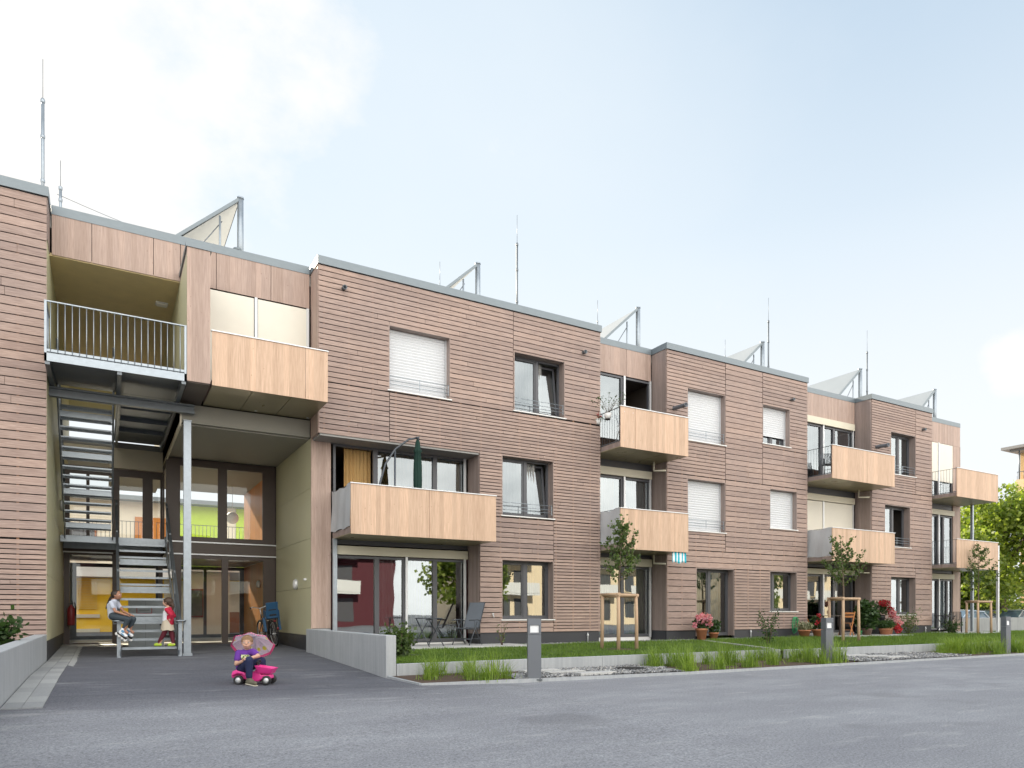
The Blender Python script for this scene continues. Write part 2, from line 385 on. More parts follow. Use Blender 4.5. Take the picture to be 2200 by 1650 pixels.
# unseen bright cloud masses added behind the camera as fill for the shaded facade
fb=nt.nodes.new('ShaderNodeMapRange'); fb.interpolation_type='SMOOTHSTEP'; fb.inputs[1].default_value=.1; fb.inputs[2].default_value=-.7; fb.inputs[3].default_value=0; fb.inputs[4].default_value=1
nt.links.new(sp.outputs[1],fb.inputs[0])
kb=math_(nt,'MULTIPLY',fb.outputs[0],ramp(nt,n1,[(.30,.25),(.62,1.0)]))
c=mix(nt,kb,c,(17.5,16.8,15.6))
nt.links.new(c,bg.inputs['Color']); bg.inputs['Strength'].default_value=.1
SC.view_settings.view_transform='Standard'; SC.view_settings.look='None'; SC.view_settings.gamma=1
SC.view_settings.exposure=1.09
SC.render.engine='CYCLES'
cy=SC.cycles; cy.max_bounces=8; cy.diffuse_bounces=4; cy.glossy_bounces=4; cy.transmission_bounces=6; cy.transparent_max_bounces=24
cy.caustics_reflective=False; cy.caustics_refractive=False; cy.use_denoising=True; cy.sample_clamp_indirect=6

# ---------------------------------------------------------------- ground
def cl(x): return max(0,min(1,x))
def gz(X,Y):
    S=cl((Y-3)/10); w=cl(1-(X+1)/7); S2=cl((Y-12)/5)
    return .22*S*(w+(1-w)*S2)+.08*cl((Y-17)/5)
def axis(lo,hi,a,b,st):
    r=[lo,lo/3,a-20,a-5]; x=a
    while x<=b+1e-6: r.append(x); x+=st
    return r+[b+6,b+25,b+80,hi]
xs=axis(-400,500,-8,9,.5); ys=axis(-300,500,0,23,.5)
mb=MB(); vs=[(x,y,gz(x,y)) for y in ys for x in xs]; n=len(xs)
mb.add(vs,[(j*n+i,j*n+i+1,(j+1)*n+i+1,(j+1)*n+i) for j in range(len(ys)-1) for i in range(n-1)],smooth=True)
tag(mb.build('road',M['asphalt']),'grey asphalt street and darker asphalt drive rising to the passage','road',kind='structure')

# edging line of the road / bed
EDGE=[(4.27,11.75,.05),(4.34,10.45,.03),(9.8,10.12,.012),(22,10.02,.012),(42,9.9,.012)]
mb=MB()
for a,b in zip(EDGE[:-1],EDGE[1:]):
    mb.bar((a[0],a[1],a[2]-.03),(b[0],b[1],b[2]-.03),.05,.14)
tag(mb.build('kerb',M['conc']),'thin pale concrete edging between street and planting bed','kerb',kind='structure')
def edge_y(x):
    for a,b in zip(EDGE[1:-1],EDGE[2:]):
        if a[0]<=x<=b[0]: return a[1]+(b[1]-a[1])*(x-a[0])/(b[0]-a[0])
    return EDGE[1][1] if x<EDGE[1][0] else EDGE[-1][1]
# planting bed surface
mb=MB(); X=4.36; vs=[]; fs=[]; k=0
while X<42:
    for j in range(7):
        y0=edge_y(X)+.03; y1=11.82; y=y0+(y1-y0)*j/6
        vs.append((X,y,.028+.03*j/6+(.018*R.random() if 0<j<6 else 0)+(.02 if X<6 else 0)))
    X+=.3; k+=1
mb.add(vs,[(i*7+j,(i+1)*7+j,(i+1)*7+j+1,i*7+j+1) for i in range(k-1) for j in range(6)],smooth=True)
tag(mb.build('planting_bed',M['soil']),'dark soil bed between street edging and lawn kerb','planting bed',kind='structure')
# lawn kerb: two runs with a small step
mb=MB()
x=4.448
while x<14.4:
    x2=min(x+1.5,14.4); mb.box(x+.003,x2-.003,11.8,11.9,-.1,.285+.0); x=x2
x=14.52
while x<42:
    x2=min(x+1.5,42); mb.box(x+.003,x2-.003,11.72,11.82,-.1,.275); x=x2
tag(mb.build('kerb',M['conc'],bevel=.006),'pale concrete kerb blocks holding the lawn','kerb',kind='structure')
# lawn edging between two gardens (slanted)
mb=MB(); mb.bar((14.35,11.98,.245),(16.25,16.35,.275),.09,.12)
tag(mb.build('garden_edging_strip',M['slab']),'pale concrete edging strip running slantwise across the lawn','edging')
# lawn base
def lz(X,Y): return .245+.075*cl((Y-11.9)/4.6)+.012*noise.noise(Vector((X*.7,Y*.7,0)))
mb=MB(); vs=[]; nx=96; ny=20
for j in range(ny+1):
    for i in range(nx+1):
        X=4.32+(46-4.32)*i/nx; Y=11.85+(16.84-11.85)*j/ny; vs.append((X,Y,lz(X,Y)))
mb.add(vs,[(j*(nx+1)+i,j*(nx+1)+i+1,(j+1)*(nx+1)+i+1,(j+1)*(nx+1)+i) for j in range(ny) for i in range(nx)],smooth=True)
tag(mb.build('lawn',M['lawnbase']),'gently rising lawn in front of the building','lawn',kind='structure')
# paving beside the left wall
mb=MB(); y=9.4
while y<21.5:
    y2=y+.5; zz=lambda x,y: gz(x,y)+.012
    for x0,x1 in ((-.985,-.80),(-.795,-.60),):
        o=.0 if x0<-.9 else .25
        a=y+o*0; d=.004
        mb.add([(x0,a+d,zz(x0,a)),(x1,a+d,zz(x1,a)),(x1,a+.5-d,zz(x1,a+.5)),(x0,a+.5-d,zz(x0,a+.5)),
                (x0,a+d,zz(x0,a)-.05),(x1,a+d,zz(x1,a)-.05),(x1,a+.5-d,zz(x1,a+.5)-.05),(x0,a+.5-d,zz(x0,a+.5)-.05)],
               [(0,1,2,3),(0,4,5,1),(1,5,6,2),(2,6,7,3),(3,7,4,0)],R.random())
    y=y2
y=9.4
while y<21.5:
    e=.07+.05*R.random(); e2=.07+.05*R.random(); a=y
    mb.add([(-.595,a,gz(0,a)+.006),(-.595+e,a,gz(0,a)+.006),(-.595+e2,a+.25,gz(0,a+.25)+.006),(-.595,a+.25,gz(0,a+.25)+.006)],[(0,1,2,3)],.8)
    y+=.25
m,nt,b=newmat('grey_paver'); at=nt.nodes.new('ShaderNodeAttribute'); at.attribute_name='tone'
c=ramp(nt,at.outputs['Fac'],[(0,(.29,.30,.31)),(1,(.42,.43,.43))]); f=noi(nt,coords(nt,(1,1,1)),60,5,.65)
c=mix(nt,1.0,c,ramp(nt,f,[(.3,.8),(.7,1.1)]),'MULTIPLY'); nt.links.new(c,b.inputs['Base Color']); b.inputs['Roughness'].default_value=.85; bump(nt,b,f,.4,.004)
M['paver']=m
tag(mb.build('path',m),'narrow strip of grey concrete pavers along the left wall','path',kind='structure')

# terrace slabs
for (x0,x1,y0,lab) in ((4.95,9.6,15.0,'grey concrete terrace under the folding table and chair'),(21.95,26.5,14.9,'concrete terrace with potted flowers under the balconies'),(29.9,33.3,14.9,'concrete terrace at the far end of the building')):
    mb=MB(); mb.box(x0,x1,y0+.7,17.4,.2,.348); tag(mb.build('terrace',M['slab'],bevel=.01),lab,'terrace',kind='structure')
# gravel strip along the plinth and gravel in the bed
def stones(mb,n,fn,smin,smax):
    for _ in range(n):
        x,y,z=fn(); s=smin+(smax-smin)*R.random()**1.5
        vs=[]; rx=Matrix.Rotation(R.random()*6.3,3,'Z')@Matrix.Rotation(R.random()*.6,3,'X')
        a,b_,c_=s,s*(.6+.4*R.random()),s*(.4+.3*R.random())
        for p in ((1,0,0),(-1,0,0),(0,1,0),(0,-1,0),(0,0,1),(0,0,-1),(.7,.7,.5),(-.7,.6,.5)):
            v=rx@Vector((p[0]*a*(.8+.4*R.random()),p[1]*b_*(.8+.4*R.random()),p[2]*c_)); vs.append((x+v.x,y+v.y,z+v.z+c_*.3))
        mb.add(vs,[(0,2,6),(2,4,6),(0,6,4),(2,7,4),(1,7,2),(1,4,7),(0,4,3),(3,4,1),(0,5,2),(2,5,1),(1,5,3),(3,5,0)],R.random(),smooth=False)
m,nt,b=newmat('gravel'); at=nt.nodes.new('ShaderNodeAttribute'); at.attribute_name='tone'
c=ramp(nt,at.outputs['Fac'],[(0,(.09,.09,.10)),(.35,(.36,.37,.39)),(.7,(.55,.56,.57)),(1,(.78,.75,.70))]); nt.links.new(c,b.inputs['Base Color']); b.inputs['Roughness'].default_value=.75
M['gravel']=m
m,nt,b=newmat('gravel_bed'); vo=nt.nodes.new('ShaderNodeTexVoronoi'); vo.inputs['Scale'].default_value=26; nt.links.new(coords(nt,(1,1,1)),vo.inputs['Vector'])
sc0=nt.nodes.new('ShaderNodeSeparateColor'); nt.links.new(vo.outputs['Color'],sc0.inputs[0])
c=mix(nt,1.0,ramp(nt,sc0.outputs[0],[(0,(.16,.16,.17)),(.4,(.42,.43,.45)),(.8,(.58,.58,.58)),(1,(.75,.72,.66))]),ramp(nt,vo.outputs['Distance'],[(.25,1.0),(.75,.35)]),'MULTIPLY'); nt.links.new(c,b.inputs['Base Color']); b.inputs['Roughness'].default_value=.8
bump(nt,b,vo.outputs['Distance'],1.0,-.03); M['gravelbed']=m
def bedsheet(xa,xb,sk):
    mb=MB(); vs=[]
    for i in range(13):
        x=xa+(xb-xa)*i/12
        for j in range(4):
            y=edge_y(x)+.05+(11.72-edge_y(x)-.05)*j/3; vs.append((x+sk*(y-10)*(1 if i in (0,12) else .5)+.06*math.sin(i+j*2),y,.062))
    mb.add(vs,[(i*4+j,(i+1)*4+j,(i+1)*4+j+1,i*4+j+1) for i in range(12) for j in range(3)]); tag(mb.build('gravel_bed',M['gravelbed']),'bed of mixed grey gravel between the grass tufts','gravel bed',kind='structure')
bedsheet(5.95,9.7,.25); bedsheet(15.2,19.7,.1)
mb=MB()
def f1():
    while True:
        x=5.9+4.6*R.random(); y=edge_y(x)+.06+(11.76-edge_y(x)-.06)*R.random()
        if 6.2+.5*(y-10.2)*0.9 < x < 9.7+.3*math.sin(y*7)-.35*(11.7-y)+0.2: return x,y,.066
stones(mb,3600,f1,.016,.046)
def f2():
    x=15.1+(19.7-15.1)*R.random(); y=edge_y(x)+.06+(11.68-edge_y(x)-.06)*R.random()
    return x,y,.066
stones(mb,3600,f2,.018,.05)
def f3():
    while True:
        x=9.5+20.2*R.random()
        if 12.7<x<15.2 or x<12.7 or (15.2<x<22): break
    y=16.34+.48*R.random(); return x,y,lz(x,16.6)+.0
stones(mb,5200,f3,.013,.032)
tag(mb.build('gravel',m),'loose grey and white river gravel in the beds','gravel',kind='stuff')
# stepping slabs: (x,y,rot)
slab_mb=MB().box(-.40,.40,-.125,.125,-.03,.025)
lab1=['closest to the street of the three stepping slabs behind the first bollard','middle of the three stepping slabs behind the first bollard','closest to the lawn kerb of the three stepping slabs behind the first bollard']
s0=None
for i,(x,y,l) in enumerate([(7.75,10.44,lab1[0]),(7.38,10.90,lab1[1]),(7.15,11.38,lab1[2]),
        (16.9,10.45,'closest to the street of the stepping slabs behind the second bollard'),(16.75,10.9,'middle one of the stepping slabs behind the second bollard'),(16.6,11.35,'closest to the lawn kerb of the stepping slabs behind the second bollard')]):
    if s0 is None: s0=slab_mb.build('stepping_slab',M['slab'],bevel=.006); o=s0
    else: o=s0.copy(); C.objects.link(o)
    o.location=(x,y,.088); tag(o,'pale concrete slab, '+l,'stepping slab','stepping slabs in the gravel')
mb=MB().lathe((9.05,11.0,.07),[(.0,.03),(.27,.03),(.3,.02),(.31,0),(.31,-.04)],28)
tag(mb.build('manhole_cover',M['blackrub']),'dark round cover lying in the gravel beside the stepping slabs','manhole cover')
mb=MB().lathe((15.35,11.35,.07),[(.0,.02),(.24,.02),(.26,0),(.26,-.04)],24)
tag(mb.build('manhole_cover',plain('rust_iron',(.12,.07,.05),.8)),'rusty round cover lying in the gravel near the second bollard','manhole cover')

# concrete walls
def wallobj(pts,label):
    mb=MB(); (xa,ya,xb,yb,th,top,bot)=pts
    mb.box(xa,xb,ya,yb,bot,top); return tag(mb.build('concrete_wall',M['conc'],bevel=.012),label,'wall')
wallobj((-1.22,2.0,-1.0,16.79,0,.756,-.2),'low pale concrete wall in the left foreground beside the paver strip')
wallobj((4.25,11.8,4.44,17.46,0,.79,-.2),'low pale concrete wall between the drive and the first lawn')
mb=MB().box(33.25,70,17.42,17.6,.1,.93); tag(mb.build('concrete_wall',M['concgrey'],bevel=.01),'long grey concrete wall in front of the parked cars','wall')
mb=MB().box(-9,-1.22,9.0,16.9,-.1,.58); tag(mb.build('planting_bed',M['soil']),'raised soil bed behind the left concrete wall','planting bed',kind='structure')
mb=MB()
for xa,xb in ((33.3,120),):
    mb.add([(xa,11.85,.245),(46.5,11.85,.245),(46.5,17.45,.26),(xa,17.45,.26)],[(0,1,2,3)])
tag(mb.build('lawn',M['lawnbase']),'grass patch past the end of the building','lawn',kind='structure')

# ---------------------------------------------------------------- the apartment building
BL=Vector((14.0,17.2,.2))
B=empty('apartment_building','long three storey apartment building with brown timber slat cladding and larch balconies','building',BL)
def bp(mb,name,mat,bevel=0):
    o=mb.build(name,mat,B,bevel); o.location=-BL; return o
YF=16.8; YR=17.5; TOP=9.64
HEADS=(2.61,5.46,8.34)
def subtract(z0,z1,holes):
    segs=[(z0,z1)]
    for a,b in holes:
        n=[]
        for s,e in segs:
            if b<=s or a>=e: n.append((s,e)); continue
            if a>s: n.append((s,a))
            if b<e: n.append((b,e))
        segs=n
    return [(s,e) for s,e in segs if e-s>.015]
def clad(mb,x0,x1,z0,z1,pitch,holes=(),gap=.0205,y=YF,th=.024):
    n=max(1,round((z1-z0)/pitch)); p=(z1-z0)/n
    for i in range(n):
        a=z0+i*p; b=a+p-gap
        xb=sorted({x0,x1}|{q for h in holes for q in (h[0],h[1]) if x0<q<x1})
        joints=[]; q=x0+R.uniform(.8,4.2)
        while q<x1-.4: joints.append(q); q+=R.uniform(1.8,4.5)
        tn=R.random(); runs=[]
        for s,e in zip(xb[:-1],xb[1:]):
            m_=(s+e)/2
            segs=tuple(subtract(a,b,[(h[2],h[3]) for h in holes if h[0]<m_<h[1]]))
            if runs and runs[-1][2]==segs: runs[-1][1]=e
            else: runs.append([s,e,segs])
        for s,e,segs in runs:
            cuts=[s]+[j for j in joints if s+.15<j<e-.15]+[e]
            for c0,c1 in zip(cuts[:-1],cuts[1:]):
                tn=.5+.28*R.gauss(0,1); tn=cl(tn)
                for za,zb in segs: mb.box(c0+.003,c1-.003,y+R.uniform(-.001,.002),y+th,za,zb,tn)
def back(mb,bt,x0,x1,z0,z1,holes,y=YF):
    xb=sorted({x0,x1}|{q for h in holes for q in (h[0],h[1]) if x0<q<x1})
    for s,e in zip(xb[:-1],xb[1:]):
        for za,zb in subtract(z0,z1,[(h[2],h[3]) for h in holes if h[0]<(s+e)/2<h[1]]):
            mb.box(s,e,y+.052,y+.12,za,zb)
    q=math.floor(x0/.6)*.6+.3
    while q<x1:
        if q>x0+.02 and q+.045<x1:
            for za,zb in subtract(z0,z1,[(h[2],h[3]) for h in holes if h[0]-.05<q<h[1]+.05]):
                bt.box(q,q+.045,y+.0245,y+.05,za,zb)
        q+=.6

# windows -------------------------------------------------------------
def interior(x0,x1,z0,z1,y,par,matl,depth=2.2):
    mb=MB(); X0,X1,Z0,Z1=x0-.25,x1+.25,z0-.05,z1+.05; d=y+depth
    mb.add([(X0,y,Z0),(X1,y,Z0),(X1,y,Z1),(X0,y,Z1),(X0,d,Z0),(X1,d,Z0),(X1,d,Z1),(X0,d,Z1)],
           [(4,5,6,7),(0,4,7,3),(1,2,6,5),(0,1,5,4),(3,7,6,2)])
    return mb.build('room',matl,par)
def curtain(x0,x1,z0,z1,y,par,matl,n=None,amp=.03):
    n=n or max(4,int((x1-x0)/.09)); k=n*6; mb=MB(); vs=[]
    ph=R.random()*6
    for j in range(5):
        for i in range(k+1):
            u=i/k; a=amp*(.7+.3*j/4)
            vs.append((x0+(x1-x0)*u+.008*math.sin(u*n*9+ph),y+a*math.sin(u*n*2*PI+ph+.25*math.sin(j))+a*.4*math.sin(u*n*1.7*PI),z1+(z0-z1)*j/4))
    mb.add(vs,[(j*(k+1)+i,j*(k+1)+i+1,(j+1)*(k+1)+i+1,(j+1)*(k+1)+i) for j in range(4) for i in range(k)],smooth=True)
    return mb.build('curtain',matl,par)
def shutter(x0,x1,z0,z1,y,par,name='roller_blind'):
    mb=MB(); n=max(3,round((z1-z0)/.075)); p=(z1-z0)/n
    for i in range(n):
        a=z0+i*p
        mb.add([(x0,y,a),(x1,y,a),(x1,y-.014,a+p*.62),(x0,y-.014,a+p*.62),(x1,y,a+p*.96),(x0,y,a+p*.96)],[(0,1,2,3),(3,2,4,5)])
    mb.box(x0,x1,y-.015,y+.01,z0-.03,z0)
    return mb.build(name,M['blind'],par)
def frame_rect(mb,x0,x1,z0,z1,y0,y1,w,wb=None):
    wb=wb or w
    mb.box(x0,x0+w,y0,y1,z0,z1).box(x1-w,x1,y0,y1,z0,z1).box(x0+w,x1-w,y0,y1,z1-w,z1).box(x0+w,x1-w,y0,y1,z0,z0+wb)
def window(x0,x1,z0,z1,split=None,blind=None,curt=None,tilt=False,room='roomdark',rail=True,y=YF,dep=.26,door=False,sill=True,open_=None):
    yw=y+dep; mb=MB()
    # reveal lining
    rv=MB(); rv.box(x0-.02,x0+.006,y+.003,yw+.05,z0,z1-.006).box(x1-.006,x1+.02,y+.003,yw+.05,z0,z1-.006).box(x0-.02,x1+.02,y+.003,yw+.05,z1-.006,z1+.02)
    frame_rect(mb,x0,x1,z0,z1,yw,yw+.07,.055,.09 if door else .06)
    sp_=split if split is not None else x0+(x1-x0)*.5
    if split!=0: mb.box(sp_-.05,sp_+.05,yw-.004,yw+.066,z0+.06,z1-.055)
    # sashes
    cells=[(x0+.055,sp_-.05),(sp_+.05,x1-.055)] if split!=0 else [(x0+.055,x1-.055)]
    for ci,(a,b) in enumerate(cells):
        if tilt and ci==1: continue
        frame_rect(mb,a,b,z0+.06,z1-.055,yw+.012,yw+.06,.045)
    o=bp(mb,'balcony_door' if door else 'window',M['frame'])
    rv.build('reveal',M['panelbrown'],o)
    gl=MB()
    for ci,(a,b) in enumerate(cells):
        if tilt and ci==1:
            an=rad(7); zb=z0+.07; h=z1-.06-zb; sa=MB()
            for (xa,xb_,ha,hb) in ((a,a+.06,0,h),(b-.06,b,0,h),(a+.06,b-.06,0,.06),(a+.06,b-.06,h-.06,h)):
                vs=[(x,yw+.03+t_+hh*math.sin(an),zb+hh*math.cos(an)) for x in (xa,xb_) for t_ in (0,.05) for hh in (ha,hb)]
                sa.add(vs,[(0,1,3,2),(4,6,7,5),(0,4,5,1),(2,3,7,6),(0,2,6,4),(1,5,7,3)])
            s=sa.build('sash',M['frame'],o)
            MB().add([(a+.05,yw+.05,zb),(b-.05,yw+.05,zb),(b-.05,yw+.05+h*math.sin(an),zb+h*math.cos(an)),(a+.05,yw+.05+h*math.sin(an),zb+h*math.cos(an))],[(0,1,2,3)]).build('tilted_pane',M['glass'],o)
            continue
        if open_==ci: continue
        gl.rect(a+.03,b-.03,z0+.09,z1-.08,yw+.036)
    if gl.f: gl.build('glass',M['glass'],o)
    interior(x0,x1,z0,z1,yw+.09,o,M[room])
    for (ca,cb,mt) in (curt or []):
        curtain(x0+(x1-x0)*ca,x0+(x1-x0)*cb,z0+.04,z1-.04,yw+.2,o,M[mt])
    if blind is not None:
        shutter(x0+.05,x1-.05,z0+(z1-z0)*blind+.03,z1-.01,yw-.045,o)
        MB().box(x0+.003,x0+.045,yw-.08,yw-.02,z0,z1).build('guide_rail',M['alu'],o); MB().box(x1-.045,x1-.003,yw-.08,yw-.02,z0,z1).build('guide_rail',M['alu'],o)
    if sill:
        s_=MB(); s_.box(x0-.05,x1+.05,y-.035,yw+.03,z0-.03,z0-.001); s_.build('sill',M['white'],o)
    if rail:
        r_=MB()
        for zz in (.16,.25,.36): r_.tube([(x0+.02,y+.035,z0+zz),(x1-.02,y+.035,z0+zz)],.0085,6)
        for xx in (x0+.02,(x0+x1)/2,x1-.03): r_.box(xx-.008,xx+.008,y+.03,y+.04,z0+.1,z0+.38)
        r_.build('guard_rail',M['galv'],o)
    return o

def coping(mb,x0,x1,y0,z=TOP,back_=.45):
    mb.box(x0-.03,x1+.03,y0-.035,y0+back_,z-.19,z); 
def side(x,z0,z1,y0,y1,facing,matk='panelbrown'):
    mb=MB(); 
    if facing<0: mb.box(x-.0,x+.03,y0,y1,z0,z1)
    else: mb.box(x-.03,x,y0,y1,z0,z1)
    return mb
WH=2.0
cladm=MB(); bck=MB(); bat=MB()
def flush():
    global cladm,bck,bat
    bp(cladm,'slat_cladding',M['siding']); bp(bck,'wall_backing',M['backing']); bp(bat,'cladding_batten',M['batten'])
    cladm=MB(); bck=MB(); bat=MB()
def plinth_box(*a): bp(MB().box(*a),'plinth',M['plinth'])
# left block (mirrored around the passage)
holes=[]
clad(cladm,-9,-1.0,2.66,9.45,.176,holes); clad(cladm,-9,-1.0,.66,2.64,.099,holes)
back(bck,bat,-9,-1.02,.66,9.45,holes); flush(); plinth_box(-9,-1.01,YF+.03,YF+.1,-.1,.655)
# block 1
W1=(6.14,7.79,6.74,8.34);W2=(9.74,11.39,6.74,8.34);W3=(9.36,11.01,3.84,5.46);W4=(9.36,11.01,1.0,2.62)
recA=(4.0,8.67,0,5.45)
H1=[W1,W2,W3,W4,recA]
clad(cladm,4.38,9.70,6.70,9.45,.127,H1)
clad(cladm,9.71,12.67,6.72,9.45,.132,H1)
clad(cladm,4.38,6.14,5.45,6.69,.127,H1)
clad(cladm,6.15,12.67,3.80,6.69,.089,H1)
clad(cladm,11.03,12.67,.65,3.79,.089,H1)
clad(cladm,8.68,11.02,.65,3.79,.135,H1)
back(bck,bat,4.40,12.65,.65,9.45,H1); flush()
plinth_box(8.7,12.64,YF+.03,YF+.1,-.1,.645)
window(*W1,blind=0.0,curt=None); window(*W2,split=10.62,tilt=True,curt=[(0,.54,'curtainwhite'),(.54,.7,'curtainwhite')],room='roomlight')
window(*W3,split=10.24,tilt=True,curt=[(0,.56,'curtainwhite'),(.62,.8,'curtainwhite')],room='roomlight')
window(*W4,split=10.22,curt=[(.05,.3,'curtaingreen'),(.62,.78,'curtaingold')],rail=False)
# block 3
W5=(16.14,17.80,6.71,8.36);W6=(19.62,20.99,7.02,8.35);W7=(16.14,17.80,3.82,5.47);W8=(19.98,21.36,4.12,5.47);W9=(16.52,18.21,.42,2.61);W10=(19.98,21.36,1.23,2.61)
H3=[W5,W6,W7,W8,W9,W10]
clad(cladm,15.26,17.81,5.6,9.45,.118,H3); clad(cladm,17.83,19.59,5.6,9.45,.178,H3); clad(cladm,19.61,21.94,6.9,9.45,.13,H3); clad(cladm,19.61,21.94,5.6,6.89,.178,H3)
clad(cladm,15.26,17.81,3.2,5.59,.125,H3); clad(cladm,17.83,21.94,3.2,5.59,.168,H3); clad(cladm,15.26,21.94,2.64,3.19,.165,H3)
clad(cladm,15.26,18.22,.62,2.63,.205,H3); clad(cladm,18.24,21.94,.62,2.63,.101,H3)
back(bck,bat,15.28,21.92,.62,9.45,H3); flush(); plinth_box(15.27,16.5,YF+.03,YF+.1,-.1,.615); plinth_box(18.24,21.92,YF+.03,YF+.1,-.1,.615)
window(*W5,blind=0.0); window(*W7,blind=0.0); window(*W6,blind=.24,curt=None,rail=False); window(*W8,blind=0.0,rail=False)
window(*W9,split=17.32,curt=[(.05,.42,'curtaingreen'),(.55,.85,'curtainteal')],rail=False,door=True,sill=False)
window(*W10,split=20.4,curt=[(.0,.3,'curtaingold'),(.36,.85,'curtainwhite')],rail=False,room='roomlight')
# block 5
W11=(26.96,28.61,6.69,8.34);W12=(26.56,28.24,3.80,5.43);W13=(26.96,28.61,1.10,2.60)
H5=[W11,W12,W13]
clad(cladm,25.72,28.62,6.0,9.45,.098,H5); clad(cladm,28.64,29.80,6.0,9.45,.165,H5)
clad(cladm,25.72,29.80,3.0,5.99,.172,H5); clad(cladm,25.72,28.62,.66,2.99,.15,H5); clad(cladm,28.64,29.80,.66,2.99,.205,H5)
back(bck,bat,25.74,29.78,.66,9.45,H5); flush(); plinth_box(25.73,29.77,YF+.03,YF+.1,-.1,.655)
window(*W11,split=27.85,curt=[(0,.5,'curtainwhite'),(.6,.9,'curtainteal')]); window(*W12,split=27.45,curt=[(0,.45,'curtainwhite')],open_=1); window(*W13,split=27.9,curt=[(0,.35,'curtainteal'),(.6,.85,'curtainwhite')],rail=False)
# side cheeks of the blocks
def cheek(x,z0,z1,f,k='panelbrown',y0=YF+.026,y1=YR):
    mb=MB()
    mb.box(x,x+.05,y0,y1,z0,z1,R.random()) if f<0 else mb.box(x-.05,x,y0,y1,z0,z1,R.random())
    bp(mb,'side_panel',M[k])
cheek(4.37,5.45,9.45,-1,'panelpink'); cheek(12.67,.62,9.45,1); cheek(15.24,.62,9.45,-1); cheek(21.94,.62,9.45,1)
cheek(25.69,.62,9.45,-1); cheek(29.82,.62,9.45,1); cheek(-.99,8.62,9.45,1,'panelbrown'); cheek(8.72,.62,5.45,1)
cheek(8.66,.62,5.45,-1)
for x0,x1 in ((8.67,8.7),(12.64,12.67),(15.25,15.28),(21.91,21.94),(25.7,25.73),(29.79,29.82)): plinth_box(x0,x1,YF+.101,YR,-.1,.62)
# copings
cop=MB()
coping(cop,-9,-1.0,YF); coping(cop,4.38,12.67,YF); coping(cop,15.25,21.94,YF); coping(cop,25.70,29.81,YF)
for a,b in ((-.96,4.34),(12.71,15.21),(21.98,25.66),(29.85,33.2)): cop.box(a,b,YR-.03,YR+.45,TOP-.19,TOP-.002)
for x in (-1.0,12.67,21.94,29.81): cop.box(x-.3,x+.028,YF+.415,YR+.4,TOP-.185,TOP-.004)
for x in (4.38,15.25,25.7): cop.box(x-.028,x+.3,YF+.415,YR+.4,TOP-.185,TOP-.004)
cop.box(33.0,33.23,YR+.42,27,TOP-.19,TOP-.002)
bp(cop,'coping',M['zinc'])
fl=MB(); fl.box(-9,-.02-1,YF+.13,27,9.2,9.5).box(-1.02,4.4,YR+.05,27,9.2,9.5).box(4.4,12.6,YF+.13,27,9.2,9.5).box(12.6,15.3,YR+.05,27,9.2,9.5).box(15.3,21.9,YF+.13,27,9.2,9.5).box(21.9,25.75,YR+.05,27,9.2,9.5).box(25.75,29.8,YF+.13,27,9.2,9.5).box(29.8,33.15,YR+.05,27,9.2,9.5)
bp(fl,'roof',plain('pale_roof_gravel',(.62,.61,.58),.9,0,.1,8))
# rear and end walls
mb=MB(); mb.box(-9,-1.06,26.9,27.1,0,9.45).box(4.45,33.15,26.9,27.1,0,9.45).box(33.1,33.2,18.0,27,.0,9.45)
mb.box(1.52,4.4,26.9,27.1,5.5,8.7)
bp(mb,'rear_wall',M['panelbrown'])
mb=MB(); z=.66
while z<9.4:   # end elevation boards
    mb.box(33.2,33.224,YR+.02,27,z,z+.118,R.random()); z+=.135
bp(mb,'end_cladding',M['siding'])

# fascia panels above recesses, full-height recess walls
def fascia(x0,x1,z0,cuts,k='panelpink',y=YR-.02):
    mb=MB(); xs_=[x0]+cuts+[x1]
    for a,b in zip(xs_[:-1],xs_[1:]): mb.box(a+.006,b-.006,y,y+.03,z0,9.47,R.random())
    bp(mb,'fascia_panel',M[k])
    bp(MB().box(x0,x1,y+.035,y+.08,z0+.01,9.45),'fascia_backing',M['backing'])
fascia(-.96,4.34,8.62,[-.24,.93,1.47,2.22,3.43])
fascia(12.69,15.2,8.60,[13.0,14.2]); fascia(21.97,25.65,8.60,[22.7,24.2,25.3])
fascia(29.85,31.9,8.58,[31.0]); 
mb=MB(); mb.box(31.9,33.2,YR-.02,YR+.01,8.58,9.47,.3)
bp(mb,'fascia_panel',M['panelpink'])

def winwall(x0,x1,z0,z1,mull,cells=None,posts=(),name='balcony_door',room='roomdark',curt=(),box_=None,roomh=None,opencells=(),y=YR):
    mb=MB(); frame_rect(mb,x0,x1,z0,z1,y+.0,y+.09,.06,.09)
    xs_=[x0]+list(mull)+[x1]
    for m_ in mull: mb.box(m_-.06,m_+.06,y-.006,y+.086,z0+.05,z1-.05)
    o=bp(mb,name,M['frame']); gl=MB()
    for i,(a,b) in enumerate(zip(xs_[:-1],xs_[1:])):
        if i in opencells: continue
        gl.rect(a+.05,b-.05,z0+.07,z1-.05,y+.045)
    gl.build('glass',M['glass'],o)
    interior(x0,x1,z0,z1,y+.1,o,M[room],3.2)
    for ca,cb,mt in curt: curtain(ca,cb,z0+.04,z1-.04,y+.24,o,M[mt])
    for p in posts: MB().box(p-.03,p+.03,y-.06,y-.01,z0-.02,z1+.02).build('guide_post',M['alu'],o)
    if box_:
        MB().box(x0-.02,x1+.02,y-.09,y+.05,z1+.02,z1+box_,).build('awning_box',M['cream'],o)
    return o
# bridge apartment windows, both covered by cream fabric screens
o=winwall(2.0,4.33,5.95,8.58,[3.08],posts=(3.085,4.29))
MB().rect(1.96,3.04,6.4,8.58,YR-.035).build('fabric_screen',M['screen'],o); MB().rect(3.13,4.26,6.4,8.58,YR-.035).build('fabric_screen',M['screen'],o)
